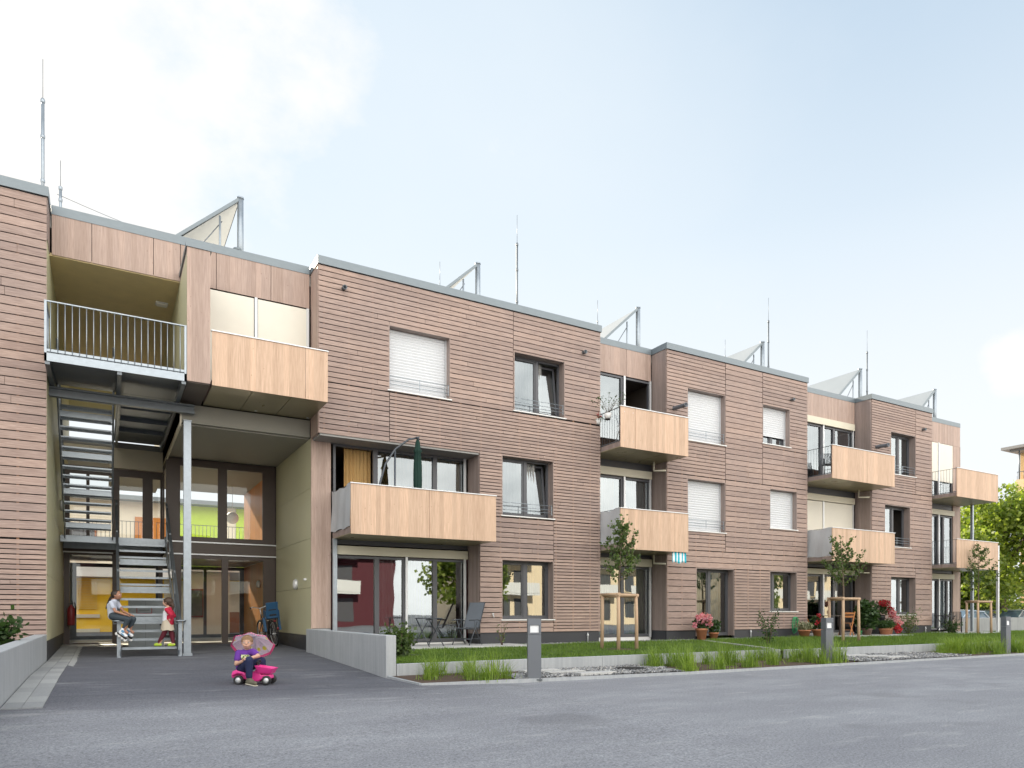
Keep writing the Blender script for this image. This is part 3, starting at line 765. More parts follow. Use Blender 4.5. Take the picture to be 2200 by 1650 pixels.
# recess A
winwall(4.93,8.6,3.12,5.4,[6.02,7.68],curt=[(5.27,5.97,'curtaingold'),(6.05,6.9,'curtaingold'),(6.9,8.5,'curtaingold')],opencells=(0,),posts=(8.55,))
winwall(4.93,8.6,.40,2.62,[6.06,6.82,7.68],curt=[(6.15,6.6,'curtainwhite'),(6.95,7.55,'curtaingreen'),(7.2,7.6,'curtainwhite')],room='roomred',posts=(6.85,8.55),box_=.24)
mb=MB().box(4.42,8.65,YF+.03,YR+.1,5.40,5.449); bp(mb,'soffit',M['softgrey'])
mb=MB().box(4.93,8.65,YR-.005,YR+.05,2.9,3.08).box(4.93,8.65,YR-.005,YR+.05,5.4,5.45); bp(mb,'spandrel',M['frame'])
mb=MB().box(4.93,8.65,YR-.005,YR+.08,.2,.39); bp(mb,'threshold',M['white'])
# wide timber pillar beside the passage
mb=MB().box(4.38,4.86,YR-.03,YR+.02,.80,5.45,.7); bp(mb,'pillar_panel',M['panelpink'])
mb=MB().box(4.38,4.86,YR-.02,YR+.02,-.1,.79); bp(mb,'pillar_base',M['conc'])
mb=MB().box(4.44,4.87,YR+.03,YR+.4,.2,5.45); bp(mb,'pillar_core',M['backing'])
mb=MB().bar((4.93,YR-.12,.3),(4.93,YR-.12,3.02),.10,.10); bp(mb,'steel_post',M['galv'])
# recess 2
winwall(12.75,15.17,6.05,8.57,[14.05],posts=(14.1,15.15),curt=[(12.8,13.1,'curtainwhite')],opencells=(1,))
winwall(12.75,15.17,3.12,5.42,[14.05],posts=(14.1,15.15),curt=[(12.8,13.9,'curtaingold'),(14.2,15.1,'curtainwhite')],box_=.26)
winwall(12.75,15.17,.42,2.62,[14.05],posts=(15.15,),curt=[(12.85,13.7,'curtaingreen'),(13.9,14.8,'curtainteal'),(14.75,15.1,'curtaingreen')],room='roomlight',box_=.26)
mb=MB().box(12.72,15.2,YR-.004,YR+.08,.2,.41); bp(mb,'threshold',M['white'])
# recess 4
winwall(22.0,25.55,6.05,8.30,[23.66,24.4],posts=(23.72,25.52),curt=[(22.2,23.5,'curtainwhite'),(23.8,24.3,'curtainwhite')],box_=.27,room='roomred')
o=winwall(22.0,25.55,3.12,5.40,[23.66],posts=(23.72,25.52),box_=.26)
MB().rect(21.98,23.68,3.15,5.4,YR-.035).build('fabric_screen',M['screen'],o); MB().rect(23.75,25.5,3.15,5.4,YR-.035).build('fabric_screen',M['screen'],o)
winwall(22.0,25.55,.42,2.62,[23.66,24.4],posts=(23.72,),curt=[(23.9,24.3,'curtaingreen')],box_=.22,room='roomdark')
mb=MB().box(21.97,25.66,YR-.004,YR+.08,.2,.41); bp(mb,'threshold',M['slab'])
# end recess
o=winwall(29.9,32.6,6.05,8.56,[31.45],posts=(31.47,)); MB().rect(29.88,31.42,6.9,8.56,YR-.035).build('fabric_screen',M['screen'],o); MB().rect(31.5,32.58,6.9,8.56,YR-.035).build('fabric_screen',M['screen'],o)
winwall(29.9,32.6,3.12,5.42,[31.45,31.9],posts=(31.47,),box_=.24)
winwall(29.9,32.6,.42,2.62,[31.45,32.2],posts=(31.5,),curt=[(31.55,32.3,'curtaingreen')],box_=.24)
mb=MB().box(32.62,33.2,YR-.03,YR+.05,.35,8.57,.6); bp(mb,'end_pillar_panel',M['panelpink'])
for a,b in ((12.7,15.22),(21.95,25.67),(29.85,33.2)):
    bp(MB().box(a,b,YR+.01,YR+.09,2.9,3.1),'spandrel',M['frame']); bp(MB().box(a,b,YR+.01,YR+.09,5.7,6.03),'spandrel',M['frame'])

# balconies -------------------------------------------------------------
YB=15.9
def balcony(x0,x1,zb,zt,cuts,left='rail',right='rail',y1=None,tones=None):
    y1=y1 or YR-.03
    sl=MB().box(x0+.02,x1-.01,YB+.035,y1,zb+.03,zb+.17)
    o=bp(sl,'balcony',M['panelbrown'])
    xs_=[x0]+cuts+[x1]
    for i,(a,b) in enumerate(zip(xs_[:-1],xs_[1:])):
        MB().box(a+.004,b-.004,YB,YB+.028,zb,zt,R.random()).build('front_panel',M['panelpale'],o,.003)
    MB().box(x0-.01,x1+.01,YB-.02,YB+.055,zt+.001,zt+.022).build('cap_rail',M['alu'],o)
    sf=MB(); w_=(x1-x0)/3
    for i in range(3): sf.box(x0+.02+i*w_,x0+.02+(i+1)*w_-.012,YB+.04,y1+.02,zb+.012,zb+.029)
    sf.build('soffit_sheet',M['softglossy'],o)
    for s,k in ((x0+.03,left),(x1-.03,right)):
        if k=='rail' or k=='cloth':
            r=MB(); r.bar((s,YB+.03,zt-.01),(s,y1,zt-.01),.035,.012); r.bar((s,YB+.03,zb+.2),(s,y1,zb+.2),.012,.03)
            y=YB+.08
            while y<y1-.02: r.tube([(s,y,zb+.1),(s,y,zt-.01)],.006,5); y+=.115
            r.build('side_railing',M['galvdark'],o)
        if k=='cloth':
            c=MB(); vs=[]; nn=24
            for j in range(9):
                for i in range(nn+1):
                    u=i/nn; v=j/8
                    vs.append((s-.035+.012*math.sin(u*17+v*3)+.01*math.sin(u*5-v*6),YB+.02+(y1-YB-.04)*u,zb+.17+.02*math.sin(u*14)+(zt-zb-.16)*(v)-.03*(math.sin(u*PI) if j==8 else 0)))
            c.add(vs,[(j*(nn+1)+i,j*(nn+1)+i+1,(j+1)*(nn+1)+i+1,(j+1)*(nn+1)+i) for j in range(8) for i in range(nn)],smooth=True)
            c.build('fabric_screen',M['clothgrey'],o)
        if k=='panel': MB().box(s-.03,s,YB+.03,y1,zb,zt,R.random()).build('side_panel',M['panelpink'],o)
    return o
balcony(1.93,4.36,5.93,7.06,[3.86],left=None,right='rail',y1=17.58)
balcony(4.88,8.68,3.0,4.16,[6.83],left='cloth')
balcony(12.70,15.30,5.90,7.06,[13.25]); balcony(12.70,15.30,3.0,4.16,[14.75],left='cloth')
balcony(22.08,25.75,5.90,7.06,[24.05]); balcony(22.08,25.75,3.0,4.16,[23.9],left='cloth')
balcony(29.97,33.15,5.90,7.06,[32.1]); balcony(29.97,33.15,3.0,4.16,[31.3])
mb=MB().bar((33.05,16.9,.25),(33.05,16.9,5.9),.1,.1); bp(mb,'steel_post',M['galv'])
mb=MB().bar((33.22,15.95,.25),(33.22,15.95,4.05),.09,.09); bp(mb,'steel_post',M['alu'])

# passage ---------------------------------------------------------------
# left wall (one face, joints between panels) and right walls
def panels_x(x,ycuts,zcuts,f,k='green'):
    mb=MB()
    for a,b in zip(ycuts[:-1],ycuts[1:]):
        for c,d in zip(zcuts[:-1],zcuts[1:]):
            mb.box(*( (x-.03,x) if f>0 else (x,x+.03)),a+.004,b-.004,c+.004,d-.004,R.random())
    return mb
bp(panels_x(-1.0,[16.86,19.3,21.7,24.2,27],[.62,1.95,3.3,4.7,6.1,7.4,8.62],1),'passage_wall_panel',M['green'])
bp(MB().box(-1.12,-1.031,16.93,26.9,-.1,9.4).box(-1.03,-1.005,16.9,26.9,-.1,.61),'passage_wall_core',M['plinth'])
bp(panels_x(4.38,[17.52,18.75,21.58],[.62,1.80,3.02,4.25,5.48],-1),'passage_wall_panel',M['green'])
bp(MB().box(4.412,4.44,17.55,27,-.1,8.7).box(4.385,4.41,17.55,21.58,-.1,.61),'passage_wall_core',M['plinth'])
# bridge room: left wall, fin, soffit
bp(panels_x(1.46,[15.935,18.2,21.2,24.2,27],[5.98,7.3,8.60],-1),'bridge_wall_panel',M['green'])
bp(MB().box(1.491,1.53,15.95,27,5.96,8.6).box(1.46,1.88,17.49,17.6,8.6,8.62),'bridge_wall_core',M['plinth'])
bp(MB().box(1.46,1.90,YB,YB+.03,5.95,8.70,.15),'fin_panel',M['panelpink'])
bp(MB().box(1.465,1.53,YB+.031,YR-.03,8.6,8.70).box(1.53,1.895,YB+.031,YR-.03,8.64,8.70).box(1.86,1.895,YB+.031,YR-.05,5.95,8.64,.2),'fin_cheek',M['panelbrown'])
bp(MB().box(1.44,1.93,YB-.02,YR-.03,8.702,8.80),'fin_coping',M['zinc'])
bp(MB().box(1.47,1.9,YB+.032,YR+.1,5.93,5.955),'fin_soffit',M['brownband'])
bp(MB().box(-1.0,1.46,YR+.012,27,8.60,8.66),'gallery_ceiling',M['olive'])
bp(MB().box(-1.0,1.46,26.9,27.0,7.6,8.6),'gallery_sun_blocker',M['green'])  # added wall strip that blocks sunlight through the open rear of the gallery
bp(MB().box(1.5,4.38,17.6,17.72,5.50,5.915),'bridge_beam',M['soffit'])
bp(MB().box(1.5,4.38,17.725,21.5,5.47,5.50),'passage_ceiling',M['soffit'])
bp(MB().box(1.47,1.5,17.6,22.9,5.40,5.96),'bridge_edge',M['creamwall'])
bp(MB().box(1.47,4.38,17.62,27,5.53,5.9),'bridge_floor',M['softgrey'])
# upper gallery floor behind the landing, cream beam and ceiling lobby
bp(MB().box(-1.0,1.46,22.9,27,5.85,6.0),'gallery_floor',M['softgrey'])
bp(MB().box(.1,1.46,22.9,23.05,5.28,5.84).box(-1,.1,22.9,23.05,5.7,5.84),'gallery_beam',M['creamwall'])
bp(MB().box(.1,1.5,23.06,27,5.26,5.30),'lobby_ceiling',M['soffit'])
# first floor slab with metal strips
mb=MB(); mb.box(1.46,4.38,21.6,27,2.84,3.14).box(-1.0,1.46,22.9,27,2.88,3.14); bp(mb,'first_floor_slab',M['brownband'])
for a_ in ((1.46,4.38,21.56,21.62,3.141,3.175),(1.46,4.38,21.56,21.62,2.80,2.835),(-1,.2,22.86,22.92,2.84,2.875)): bp(MB().box(*a_),'drip_strip',M['alu'])
bp(MB().box(-1,4.4,21.6,27,3.142,3.17).box(1.46,4.38,21.62,27,2.81,2.838),'lobby_floor',M['lobbyfloor'])
def gframe(mb,xs_,z0,z1,y,d=.1,bot=.1,top=.12):
    # xs_: solid intervals
    lo=xs_[0][0]; hi=xs_[-1][1]
    for a,b in xs_: mb.box(a,b,y,y+d,z0,z1)
    for (a,b),(c,e) in zip(xs_[:-1],xs_[1:]): mb.box(b,c,y+.002,y+d-.002,z1-top,z1).box(b,c,y+.002,y+d-.002,z0,z0+bot)
def glaz(xs_,z0,z1,y,name='glazed_screen',bot=.1,top=.12,matl='framebrown',glass='glassclear'):
    mb=MB(); gframe(mb,xs_,z0,z1,y,bot=bot,top=top); o=bp(mb,name,M[matl]); g_=MB()
    for (a,b),(c,e) in zip(xs_[:-1],xs_[1:]): g_.rect(b-.01,c+.01,z0+bot-.01,z1-top+.01,y+.05)
    g_.build('glass',M[glass],o); return o
glaz([(1.46,1.81),(2.79,3.03),(4.01,4.37)],3.18,5.47,21.61,bot=.13,top=.2)
glaz([(1.66,1.84),(2.89,3.06),(4.03,4.37)],.28,2.80,21.61,name='entrance_door_screen',bot=.06,top=.1)
glaz([(-.98,-.84),(.18,.3),(1.36,1.46)],.28,2.87,22.93,bot=.06,top=.08)
glaz([(-.98,-.84),(-.45,-.37),(.18,.36),(.94,1.2),(1.4,1.46)],3.18,5.26,22.93,bot=.1,top=.22)
bp(MB().box(1.46,1.5,21.7,22.9,3.18,3.3).box(1.46,1.5,21.7,21.8,3.3,5.3).box(1.46,1.5,22.8,22.9,3.3,5.3).box(1.46,1.5,21.7,22.9,5.2,5.4),'side_screen',M['framebrown'])
# lobby: orange side walls, back screen
bp(MB().box(4.34,4.37,21.75,26.9,.28,2.8,.3).box(4.34,4.37,21.75,26.9,3.18,5.47,.7),'lobby_wall',M['orange'])
bp(MB().box(1.5,4.34,21.75,26.9,5.40,5.45),'lobby_ceiling',M['soffit'])
glaz([(-.98,-.8),(1.5,1.62),(3.0,3.1),(4.2,4.34)],.3,2.8,26.9,bot=.12,top=.12,matl='frame')
lf=MB().box(-1,4.34,21.72,26.88,.285,.31); bp(lf,'lobby_floor',M['lobbyfloor'])
# lobby interior cream partition behind the post
r=MB()
for x in [1.5+.12*i for i in range(24)]: r.tube([(x,26.6,3.2),(x,26.6,4.2)],.008,5)
r.bar((1.5,26.6,4.2),(4.3,26.6,4.2),.04,.015); 
for x in [-.95+.12*i for i in range(20)]: r.tube([(x,26.6,3.2),(x,26.6,4.2)],.008,5)
r.bar((-1,26.6,4.2),(1.4,26.6,4.2),.04,.015); bp(r,'gallery_railing',M['galvdark'])
bp(MB().ell((3.7,25.2,4.35),.2,20,14).tube([(3.7,25.2,4.5),(3.7,25.2,5.4)],.008,6),'globe_lamp',M['white'])
# vent pipes and outlets on the facade
def pipe(x,z,L,r,y=YF,k='galvdark'):
    mb=MB(); p=[(x,y+.05,z),(x,y-L,z-.02)]; mb.tube(p,r,14,caps=False); mb.lathe((x,y-L,z-.02),[(r,0),(r*1.12,-.0),(r*1.12,-.05),(r*.85,-.05),(r*.85,.12),(0,.13)],14,axis=(0,1,0),mi=0)
    return bp(mb,'vent_pipe',M[k])
pipe(4.98,9.0,.08,.05); pipe(12.05,8.75,.08,.05); pipe(15.55,7.62,.5,.065,k='bollard'); pipe(21.05,8.72,.1,.045); pipe(26.0,7.62,.45,.07,k='bollard'); pipe(29.1,8.7,.1,.05)
mb=MB()
for x in (9.05,): mb.tube([(x,YF+.02,1.12),(x,YF-.06,1.12),(x,YF-.09,1.06)],.014,8); mb.box(x-.025,x+.025,YF-.05,YF-.03,1.14,1.17)
bp(mb,'tap',M['alu'])
for x in (12.2,19.0,29.3):
    mb=MB().tube([(x,YF+.02,.33),(x,YF-.02,.33),(x,YF-.02,.60)],.013,6); mb.lathe((x,YF-.02,.5),[(.0,0),(.028,.01),(.028,.05),(0,.06)],8); bp(mb,'earthing_clamp',M['alu'])
for zz in (2.72,5.62):   # drain spouts below the balconies
    for x in (14.9,25.2): 
        mb=MB().tube([(x,17.0,zz+.28),(x,17.0,zz),(x+.22,16.7,zz-.02)],.03,8); bp(mb,'drain_pipe',M['cream'])
# ---------------------------------------------------------------- steel staircase
def wb(mb,name,mat,root,bevel=0):
    o=mb.build(name,mat,root,bevel); o.location=-Vector(root.location); return o
def px(u,v,Y):      # a point of the plane at depth Y, from the survey of the photograph (metres)
    a=(u-1100)/1521; t=Y/(.8669-.4985*a); return Vector((t*(.4985+.8669*a),Y,1.2+t*(1315-v)/1521))
m,nt,b=newmat('steel_grating'); b.inputs['Metallic'].default_value=.6; b.inputs['Roughness'].default_value=.4; b.inputs['Base Color'].default_value=(.42,.46,.5,1)
M['grating']=m
ST=empty('steel_staircase','galvanised steel open tread staircase climbing from the drive to the upper landing','staircase',(.85,17.3,.24))
def grate(mb,x0,x1,y0,y1,z,st=.034,bar=.004,h=.02):
    x=x0
    while x<=x1: mb.box(x-bar/2,x+bar/2,y0,y1,z-h,z); x+=st
    y=y0
    while y<=y1: mb.box(x0,x1,y-bar/2,y+bar/2,z-h*.6,z-.002); y+=st
X0,X1=.29,1.42
n=16; Yb,Zb,Yt,Zt=17.42,.25,21.3,3.17
for i in range(1,n):
    z=Zb+(Zt-Zb)*i/n; y=Yb+(Yt-Yb)*(i-1)/(n-1)
    t=MB(); t.box(X0+.03,X1-.03,y,y+.018,z-.05,z); t.box(X0+.03,X1-.03,y+.25,y+.262,z-.03,z)
    grate(t,X0+.04,X1-.04,y+.02,y+.25,z)
    if i%4==0: t.box(X0+.03,X1-.03,y+.265,y+.275,z-.0,z+.11)
    wb(t,'tread',M['galv'],ST)
for x in (X0,X1):
    wb(MB().bar((x,Yb-.15,Zb+.02),(x,Yt+.1,Zt-.02),.022,.22),'stringer',M['galv'],ST)
hr=MB()
for x in (X0-.03,X1+.03):
    wb(MB().bar((x,Yb-.12,.2),(x,Yb-.12,1.0),.075,.03,up=(0,1,0)),'newel_post',M['galv'],ST)
    h=MB(); h.bar((x,Yb-.1,1.02),(x,Yt+.1,Zt+.98),.06,.02)
    h.bar((x,Yb+.1,.62),(x,Yt,Zt+.52),.03,.01)
    for q in (.35,.7,.98):
        y=Yb+(Yt-Yb)*q; z=Zb+(Zt-Zb)*q; h.bar((x,y,z-.05),(x,y,z+.93),.035,.012,up=(0,1,0))
    wb(h,'handrail',M['galvdark'],ST)
    # flat ended landing bracket at the foot of each handrail
    L=MB(); L.lathe((x,Yb-.14,1.0),[(0,0),(.125,0),(.13,.008),(.13,.018),(.125,.024),(0,.026)],20)
    L.tube([(x-.1,Yb-.14,.998),(x-.1,Yb-.14,.95),(x+.1,Yb-.14,.95),(x+.1,Yb-.14,.998)],.006,6)
    wb(L,'rail_end_plate',M['galv'],ST)
# first floor landing
l=MB(); grate(l,-.95,1.44,21.35,22.86,3.165,.05,.005,.025); l.box(-.98,1.46,21.30,21.36,3.0,3.165).box(-.98,1.46,22.8,22.86,2.95,3.14)
wb(l,'landing_grating',M['galv'],ST)
# upper flight, seen from below
UX0,UX1=-.88,.17; n2=16; y0,z0,y1,z1=21.1,3.17,17.85,6.03
for i in range(1,n2):
    z=z0+(z1-z0)*i/n2; y=y0+(y1-y0)*(i-1)/(n2-1)
    t=MB(); t.box(UX0+.03,UX1-.03,y-.018,y,z-.05,z); t.box(UX0+.03,UX1-.03,y-.262,y-.25,z-.03,z); grate(t,UX0+.04,UX1-.04,y-.25,y-.02,z)
    if i%4==1: t.box(UX0+.03,UX1-.03,y-.27,y-.262,z-.03,z+.1)
    wb(t,'tread',M['galv'],ST)
for x in (UX0,UX1):
    wb(MB().bar((x,y0+.15,z0-.02),(x,y1-.1,z1-.02),.024,.2),'stringer',M['galvdark'],ST)
    h=MB(); h.bar((x,y0,z0+1.0),(x,y1,z1+.98),.05,.02)
    for q in (.1,.4,.7,.95): y=y0+(y1-y0)*q; z=z0+(z1-z0)*q; h.bar((x,y,z),(x,y,z+.98),.035,.012,up=(0,1,0))
    wb(h,'handrail',M['galvdark'],ST)
# mesh infill behind flights
# upper landing platform
PF=MB(); PX0,PX1=-.99,1.45
PF.box(PX0,PX1,YB,YB+.012,5.93,6.08); wb(PF,'platform_fascia',M['galv'],ST)
g=MB(); g.box(PX0,PX1,YB+.013,17.85,6.035,6.05); g.box(.22,PX1,17.85,22.9,6.03,6.045); wb(g,'platform_deck',M['galvdark'],ST)
bm_=MB()
for x in (PX0+.05,.25,PX1-.05): bm_.box(x-.04,x+.04,YB+.02,17.82,5.87,6.03)
for x in (.28,PX1-.05): bm_.box(x-.03,x+.03,17.85,22.85,5.85,6.03)
for y in (18.8,20,21.2): bm_.box(.3,1.4,y-.03,y+.03,5.93,6.03)
wb(bm_,'platform_joist',M['galvdark'],ST)
b2=MB(); b2.box(-1.0,1.75,17.36,17.50,5.66,5.70).box(-1.0,1.75,17.36,17.50,5.82,5.86).box(-1.0,1.75,17.42,17.44,5.70,5.82); wb(b2,'cross_beam',M['galvdark'],ST)
rl=MB(); rl.bar((PX0,YB+.02,7.06),(PX1,YB+.02,7.06),.045,.02); rl.bar((PX0,YB+.02,6.13),(PX1,YB+.02,6.13),.02,.04)
x=PX0+.1
while x<PX1: rl.tube([(x,YB+.01,5.95),(x,YB+.01,7.05)],.0085,6); x+=.117
for x in (PX0+.02,PX1-.02): rl.box(x-.02,x+.02,YB,YB+.04,5.93,7.06)
rl.bar((PX0+.02,YB,7.06),(PX0+.02,16.8,7.06),.045,.02); rl.bar((PX1-.01,YB,7.06),(PX1-.01,YB+.3,7.06),.03,.02)
for k in range(8): y=YB+.1+.11*k; rl.tube([(PX0+.02,y,6.05),(PX0+.02,y,7.05)],.0085,6)
wb(rl,'platform_railing',M['galv'],ST)
wb(MB().box(PX0+.03,PX1-.03,YB+.045,YB+.055,6.05,6.17),'toe_board',M['galv'],ST)
# I section post
p=MB(); xx,yy=1.60,17.40; p.box(xx-.075,xx+.075,yy-.07,yy-.058,.2,5.47).box(xx-.075,xx+.075,yy+.058,yy+.07,.2,5.47).box(xx-.006,xx+.006,yy-.057,yy+.057,.2,5.47).box(xx-.09,xx+.09,yy-.09,yy+.09,5.472,5.49).box(xx-.1,xx+.1,yy-.1,yy+.1,.2,.275)
wb(p,'post',M['galv'],ST)
# ---------------------------------------------------------------- wall lamps and small fixtures
def round_lamp(loc,axis,label,r=.14):
    t=empty('wall_lamp',label,'lamp',loc,group='round wall lamps in the passage')
    MB().lathe((0,0,0),[(0,.0),(r*.95,0),(r,.02),(r,.05),(r*.92,.07)],24,axis=axis).build('lamp_ring',M['alu'],t)
    MB().lathe((0,0,0),[(r*.91,.06),(r*.7,.085),(r*.3,.1),(0.001,.103)],24,axis=axis).build('lamp_shade',M['white'],t)
    return t
round_lamp((4.375,18.95,1.93),(-1,0,0),'round white lamp low on the passage wall beside the child seat bicycle')
round_lamp((-.995,21.6,3.95),(1,0,0),'round white lamp on the passage wall left of the upper stair flight')
round_lamp((1.455,20.4,7.3),(-1,0,0),'round white lamp on the wall of the top gallery')
round_lamp((4.33,23.9,2.1),(-1,0,0),'round lamp on the orange lobby wall behind the entrance door glass',.12)
def box_lamp(loc,label,s=(.13,.1,.03)):
    t=empty('ceiling_lamp',label,'lamp',loc,group='square ceiling lamps'); a,b_,c_=s
    MB().box(-a,a,-b_,b_,-c_,0).build('lamp_housing',M['alu'],t,.004); MB().box(-a*.85,a*.85,-b_*.85,b_*.85,-c_-.03,-c_).build('lamp_shade',M['white'],t,.01); return t
box_lamp((1.18,18.9,8.6),'square lamp under the ceiling of the top gallery')
box_lamp((.75,23.6,5.26),'square lamp under the low ceiling above the first floor landing door')
t=empty('wall_socket','small white outdoor socket on the passage wall right of the round lamp','socket',(4.375,17.95,2.02)); MB().box(-.05,0,-.04,.04,-.03,.03).build('socket_box',M['white'],t,.005); MB().box(-.07,-.05,-.03,.03,-.02,.02).build('socket_cover',M['alu'],t,.003)
# fire extinguisher on the glazing at the left
t=empty('fire_extinguisher','dark red fire extinguisher mounted on the left glass screen of the passage','fire extinguisher',(-.80,22.75,.84))
redm=plain('red_enamel',(.22,.02,.025),.4)
MB().lathe((0,0,0),[(0,0),(.08,0),(.09,.03),(.09,.42),(.07,.49),(.03,.53),(.03,.56)],18).build('cylinder',redm,t)
MB().tube([(0,0,.55),(0,0,.6),(.07,0,.62),(.1,0,.5),(.1,0,.25)],.012,8).box(-.06,.04,-.012,.012,.57,.6).build('hose_and_lever',M['black'],t)
# grey meter cabinet behind the lower flight
t=empty('utility_cabinet','grey metal utility cabinet standing behind the lower stair treads','cabinet',(.95,20.9,.3))
cabm=plain('grey_cabinet',(.26,.29,.31),.5)
MB().box(-.42,.40,-.15,.2,0,1.22).box(-.44,.42,-.17,.22,1.22,1.26).build('cabinet_body',cabm,t,.008)
MB().box(-.24,.12,-.165,-.153,.86,1.04).build('cabinet_sign_border',plain('sign_red',(.3,.02,.02),.5),t); MB().box(-.225,.105,-.170,-.166,.875,1.025).build('cabinet_sign',cabm,t)
MB().box(-.18,.06,-.174,-.171,.945,.955).build('cabinet_lettering_line',M['black'],t)
MB().box(.3,.33,-.18,-.152,.55,.68).build('cabinet_handle',M['black'],t)
MB().box(-.03,-.026,-.1515,-.1505,.03,1.2).build('door_joint',M['black'],t)

# ---------------------------------------------------------------- roof: collectors and lightning rods
panelm=plain('collector_sheet',(.24,.27,.30),.6,.05,.06,2); underm=plain('collector_underside',(.78,.77,.72),.6,0,.06,4)
def collector(x,label,w=8.0):
    t=empty('solar_collector',label,'solar collector',(x,18.5,9.5),group='tilted solar collectors on the flat roof')
    h=1.88; run=2.05
    for k in range(3):
        a=k*w/3; b_=(k+1)*w/3-.03
        mb=MB(); mb.add([(-run,a,-.05),(0,a,h-.04),(0,b_,h-.04),(-run,b_,-.05),(-run,a,.01),(0,a,h+.02),(0,b_,h+.02),(-run,b_,.01)],
               [(4,5,6,7),(0,4,7,3),(1,2,6,5),(0,1,5,4),(3,7,6,2)]); mb.build('collector_panel',panelm,t)
        MB().add([(-run+.02,a+.02,-.058),(-.02,a+.02,h-.06),(-.02,b_-.02,h-.06),(-run+.02,b_-.02,-.058)],[(0,1,2,3)]).build('panel_underside',underm,t)
    MB().bar((-run,-.03,0),(0,-.03,h),.05,.07).build('edge_profile',M['zinc'],t)
    for a in (.0,w*.66):
        q=MB(); q.tube([(.02,a,0),(.02,a,h+.02)],.075,12); q.lathe((.02,a,h+.02),[(.085,0),(.085,.03),(.0,.06)],12); q.build('upright',M['galv'],t)
    MB().tube([(-.45,.0,0),(-.45,0,h*.72)],.025,8).build('strut',M['galv'],t)
    MB().tube([(-1.2,.02,.05),(-.4,.02,h*.66)],.012,6).build('brace',M['galvdark'],t)
    return t
Lc=['white undersided solar collector on the roof above the passage','solar collector frame seen edge on above the shuttered window','solar collector on the roof beside the first long block','solar collector on the roof beside the third lightning rod','broad grey solar collector rising behind the narrow recess with dark balcony chairs','last solar collector at the far end of the roof']
col0=None
for i,(X_,l) in enumerate(zip((2.88,9.46,15.5,21.55,27.5,33.0),Lc)):
    if i==0:
        col0=collector(X_,l)
    else: copy_thing(col0,(X_,18.5,9.5),0,l)
t=empty('exhaust_pipe','bent silver exhaust pipe on the roof in front of the first collector','pipe',(2.7,18.3,9.5)); 
MB().tube([(.1,0,.5),(.08,0,.33),(-.05,0,.28),(-.35,0,.28),(-.42,0,.2),(-.42,0,-.05)],.075,12).build('pipe_bend',M['galv'],t); MB().lathe((.1,0,.5),[(.09,0),(.1,.02),(.1,.05),(.0,.06)],12).build('pipe_collar',M['zinc'],t)
def rod(u,vt,vm,label,Y=18.2,r=.028):
    p0=px(u,vm,Y); p1=px(u,vt,Y); t=empty('lightning_rod',label,'lightning rod',(p0.x,Y,9.5),group='lightning rods along the roof')
    H=p0.z-9.5; H2=p1.z-9.5
    m1=MB().tube([(0,0,-.05),(0,0,H)],r,8)
    for q in (.35,.7,.98): m1.lathe((0,0,H*q),[(r*1.05,-.04),(r*1.35,-.03),(r*1.35,.03),(r*1.05,.04)],8)
    m1.lathe((0,0,-.0),[(.14,0),(.14,.05),(.0,.06)],12)
    m1.build('mast',M['galvdark' if r<.03 and u>1000 else 'galv'],t)
    MB().tube([(0,0,H),(0,0,H2)],.006,5).build('air_terminal',M['galvdark'],t); return t
rod(92,127,212,'thick pale lightning rod over the left block, the tallest in view',r=.032)
rod(130,345,403,'short thin lightning rod just right of the tallest one')
rod(1111,462,522,'dark lightning rod over the first long block between two windows')
rod(1651,640,688,'dark lightning rod over the middle block next to a collector',Y=18.3)
rod(1863,710,755,'dark lightning rod beside the broad grey collector',Y=18.2)
rod(945,562,604,'hair thin lightning rod left of the edge on collector',r=.012)
rod(1284,645,690,'thin lightning rod at the corner of the first long block',r=.014)
rod(1558,730,765,'thin lightning rod left of the fourth collector',r=.012)
# conductor wire between rods
def wire(a,b_,sag):
    return [Vector(a).lerp(Vector(b_),i/12)+Vector((0,0,-sag*math.sin(PI*i/12))) for i in range(13)]
t=MB().tube(wire((-.9,18.2,10.25),(2.6,18.2,9.75),.1),.006,5)
tag(t.build('conductor_wire',M['galvdark']),'thin sagging wire from the short rod to the first collector','wire')

# ---------------------------------------------------------------- courtyard building seen through the passage
CB=empty('courtyard_building','cream and yellow courtyard building seen through the passage','building',(2,37,.3))
def cbp(mb,n,m_): return wb(mb,n,m_,CB)
cbp(MB().box(-14,20,37,45,.2,2.75),'ground_floor_wall',M['yellow'])
cbp(MB().box(-14,20,37.02,45,2.75,6.3),'upper_wall',M['creamwall'])
cbp(MB().box(2.4,7,36.97,37.0,.3,2.7),'ground_floor_cream_wall',M['creamwall'])
cbp(MB().box(1.2,3.0,36.97,37.0,3.3,5.6),'orange_wall_panel',M['orange']); cbp(MB().box(3.0,5.0,36.96,36.99,3.3,6.28),'lime_wall_panel',M['lime']); cbp(MB().box(5.6,10.5,36.96,36.99,3.3,6.28),'lime_wall_panel',M['lime'])
cbp(MB().box(2.7,4.3,30,30.15,.27,2.75),'wing_wall',M['creamwall']); cbp(MB().box(2.62,7,29.6,36,2.76,2.95),'wing_slab',M['white'])
cbp(MB().box(2.78,3.36,29.96,29.99,1.0,2.1),'wing_window',plain('red_frame',(.25,.04,.03),.5)); cbp(MB().box(2.84,3.30,29.93,29.955,1.06,2.04),'wing_window_pane',plain('dark_board',(.10,.11,.09),.3))
mb=MB()
z=1.35
while z<2.6: mb.box(-8,-.3,36.93,36.96,z,z+.035); z+=.07
cbp(mb,'venetian_blind',plain('yellow_blind',(.82,.6,.12),.5))
cbp(MB().box(-9,-.2,36.9,36.99,.95,1.1).box(-9,-.2,36.95,36.99,.3,.45),'wall_ledge',M['cream'])
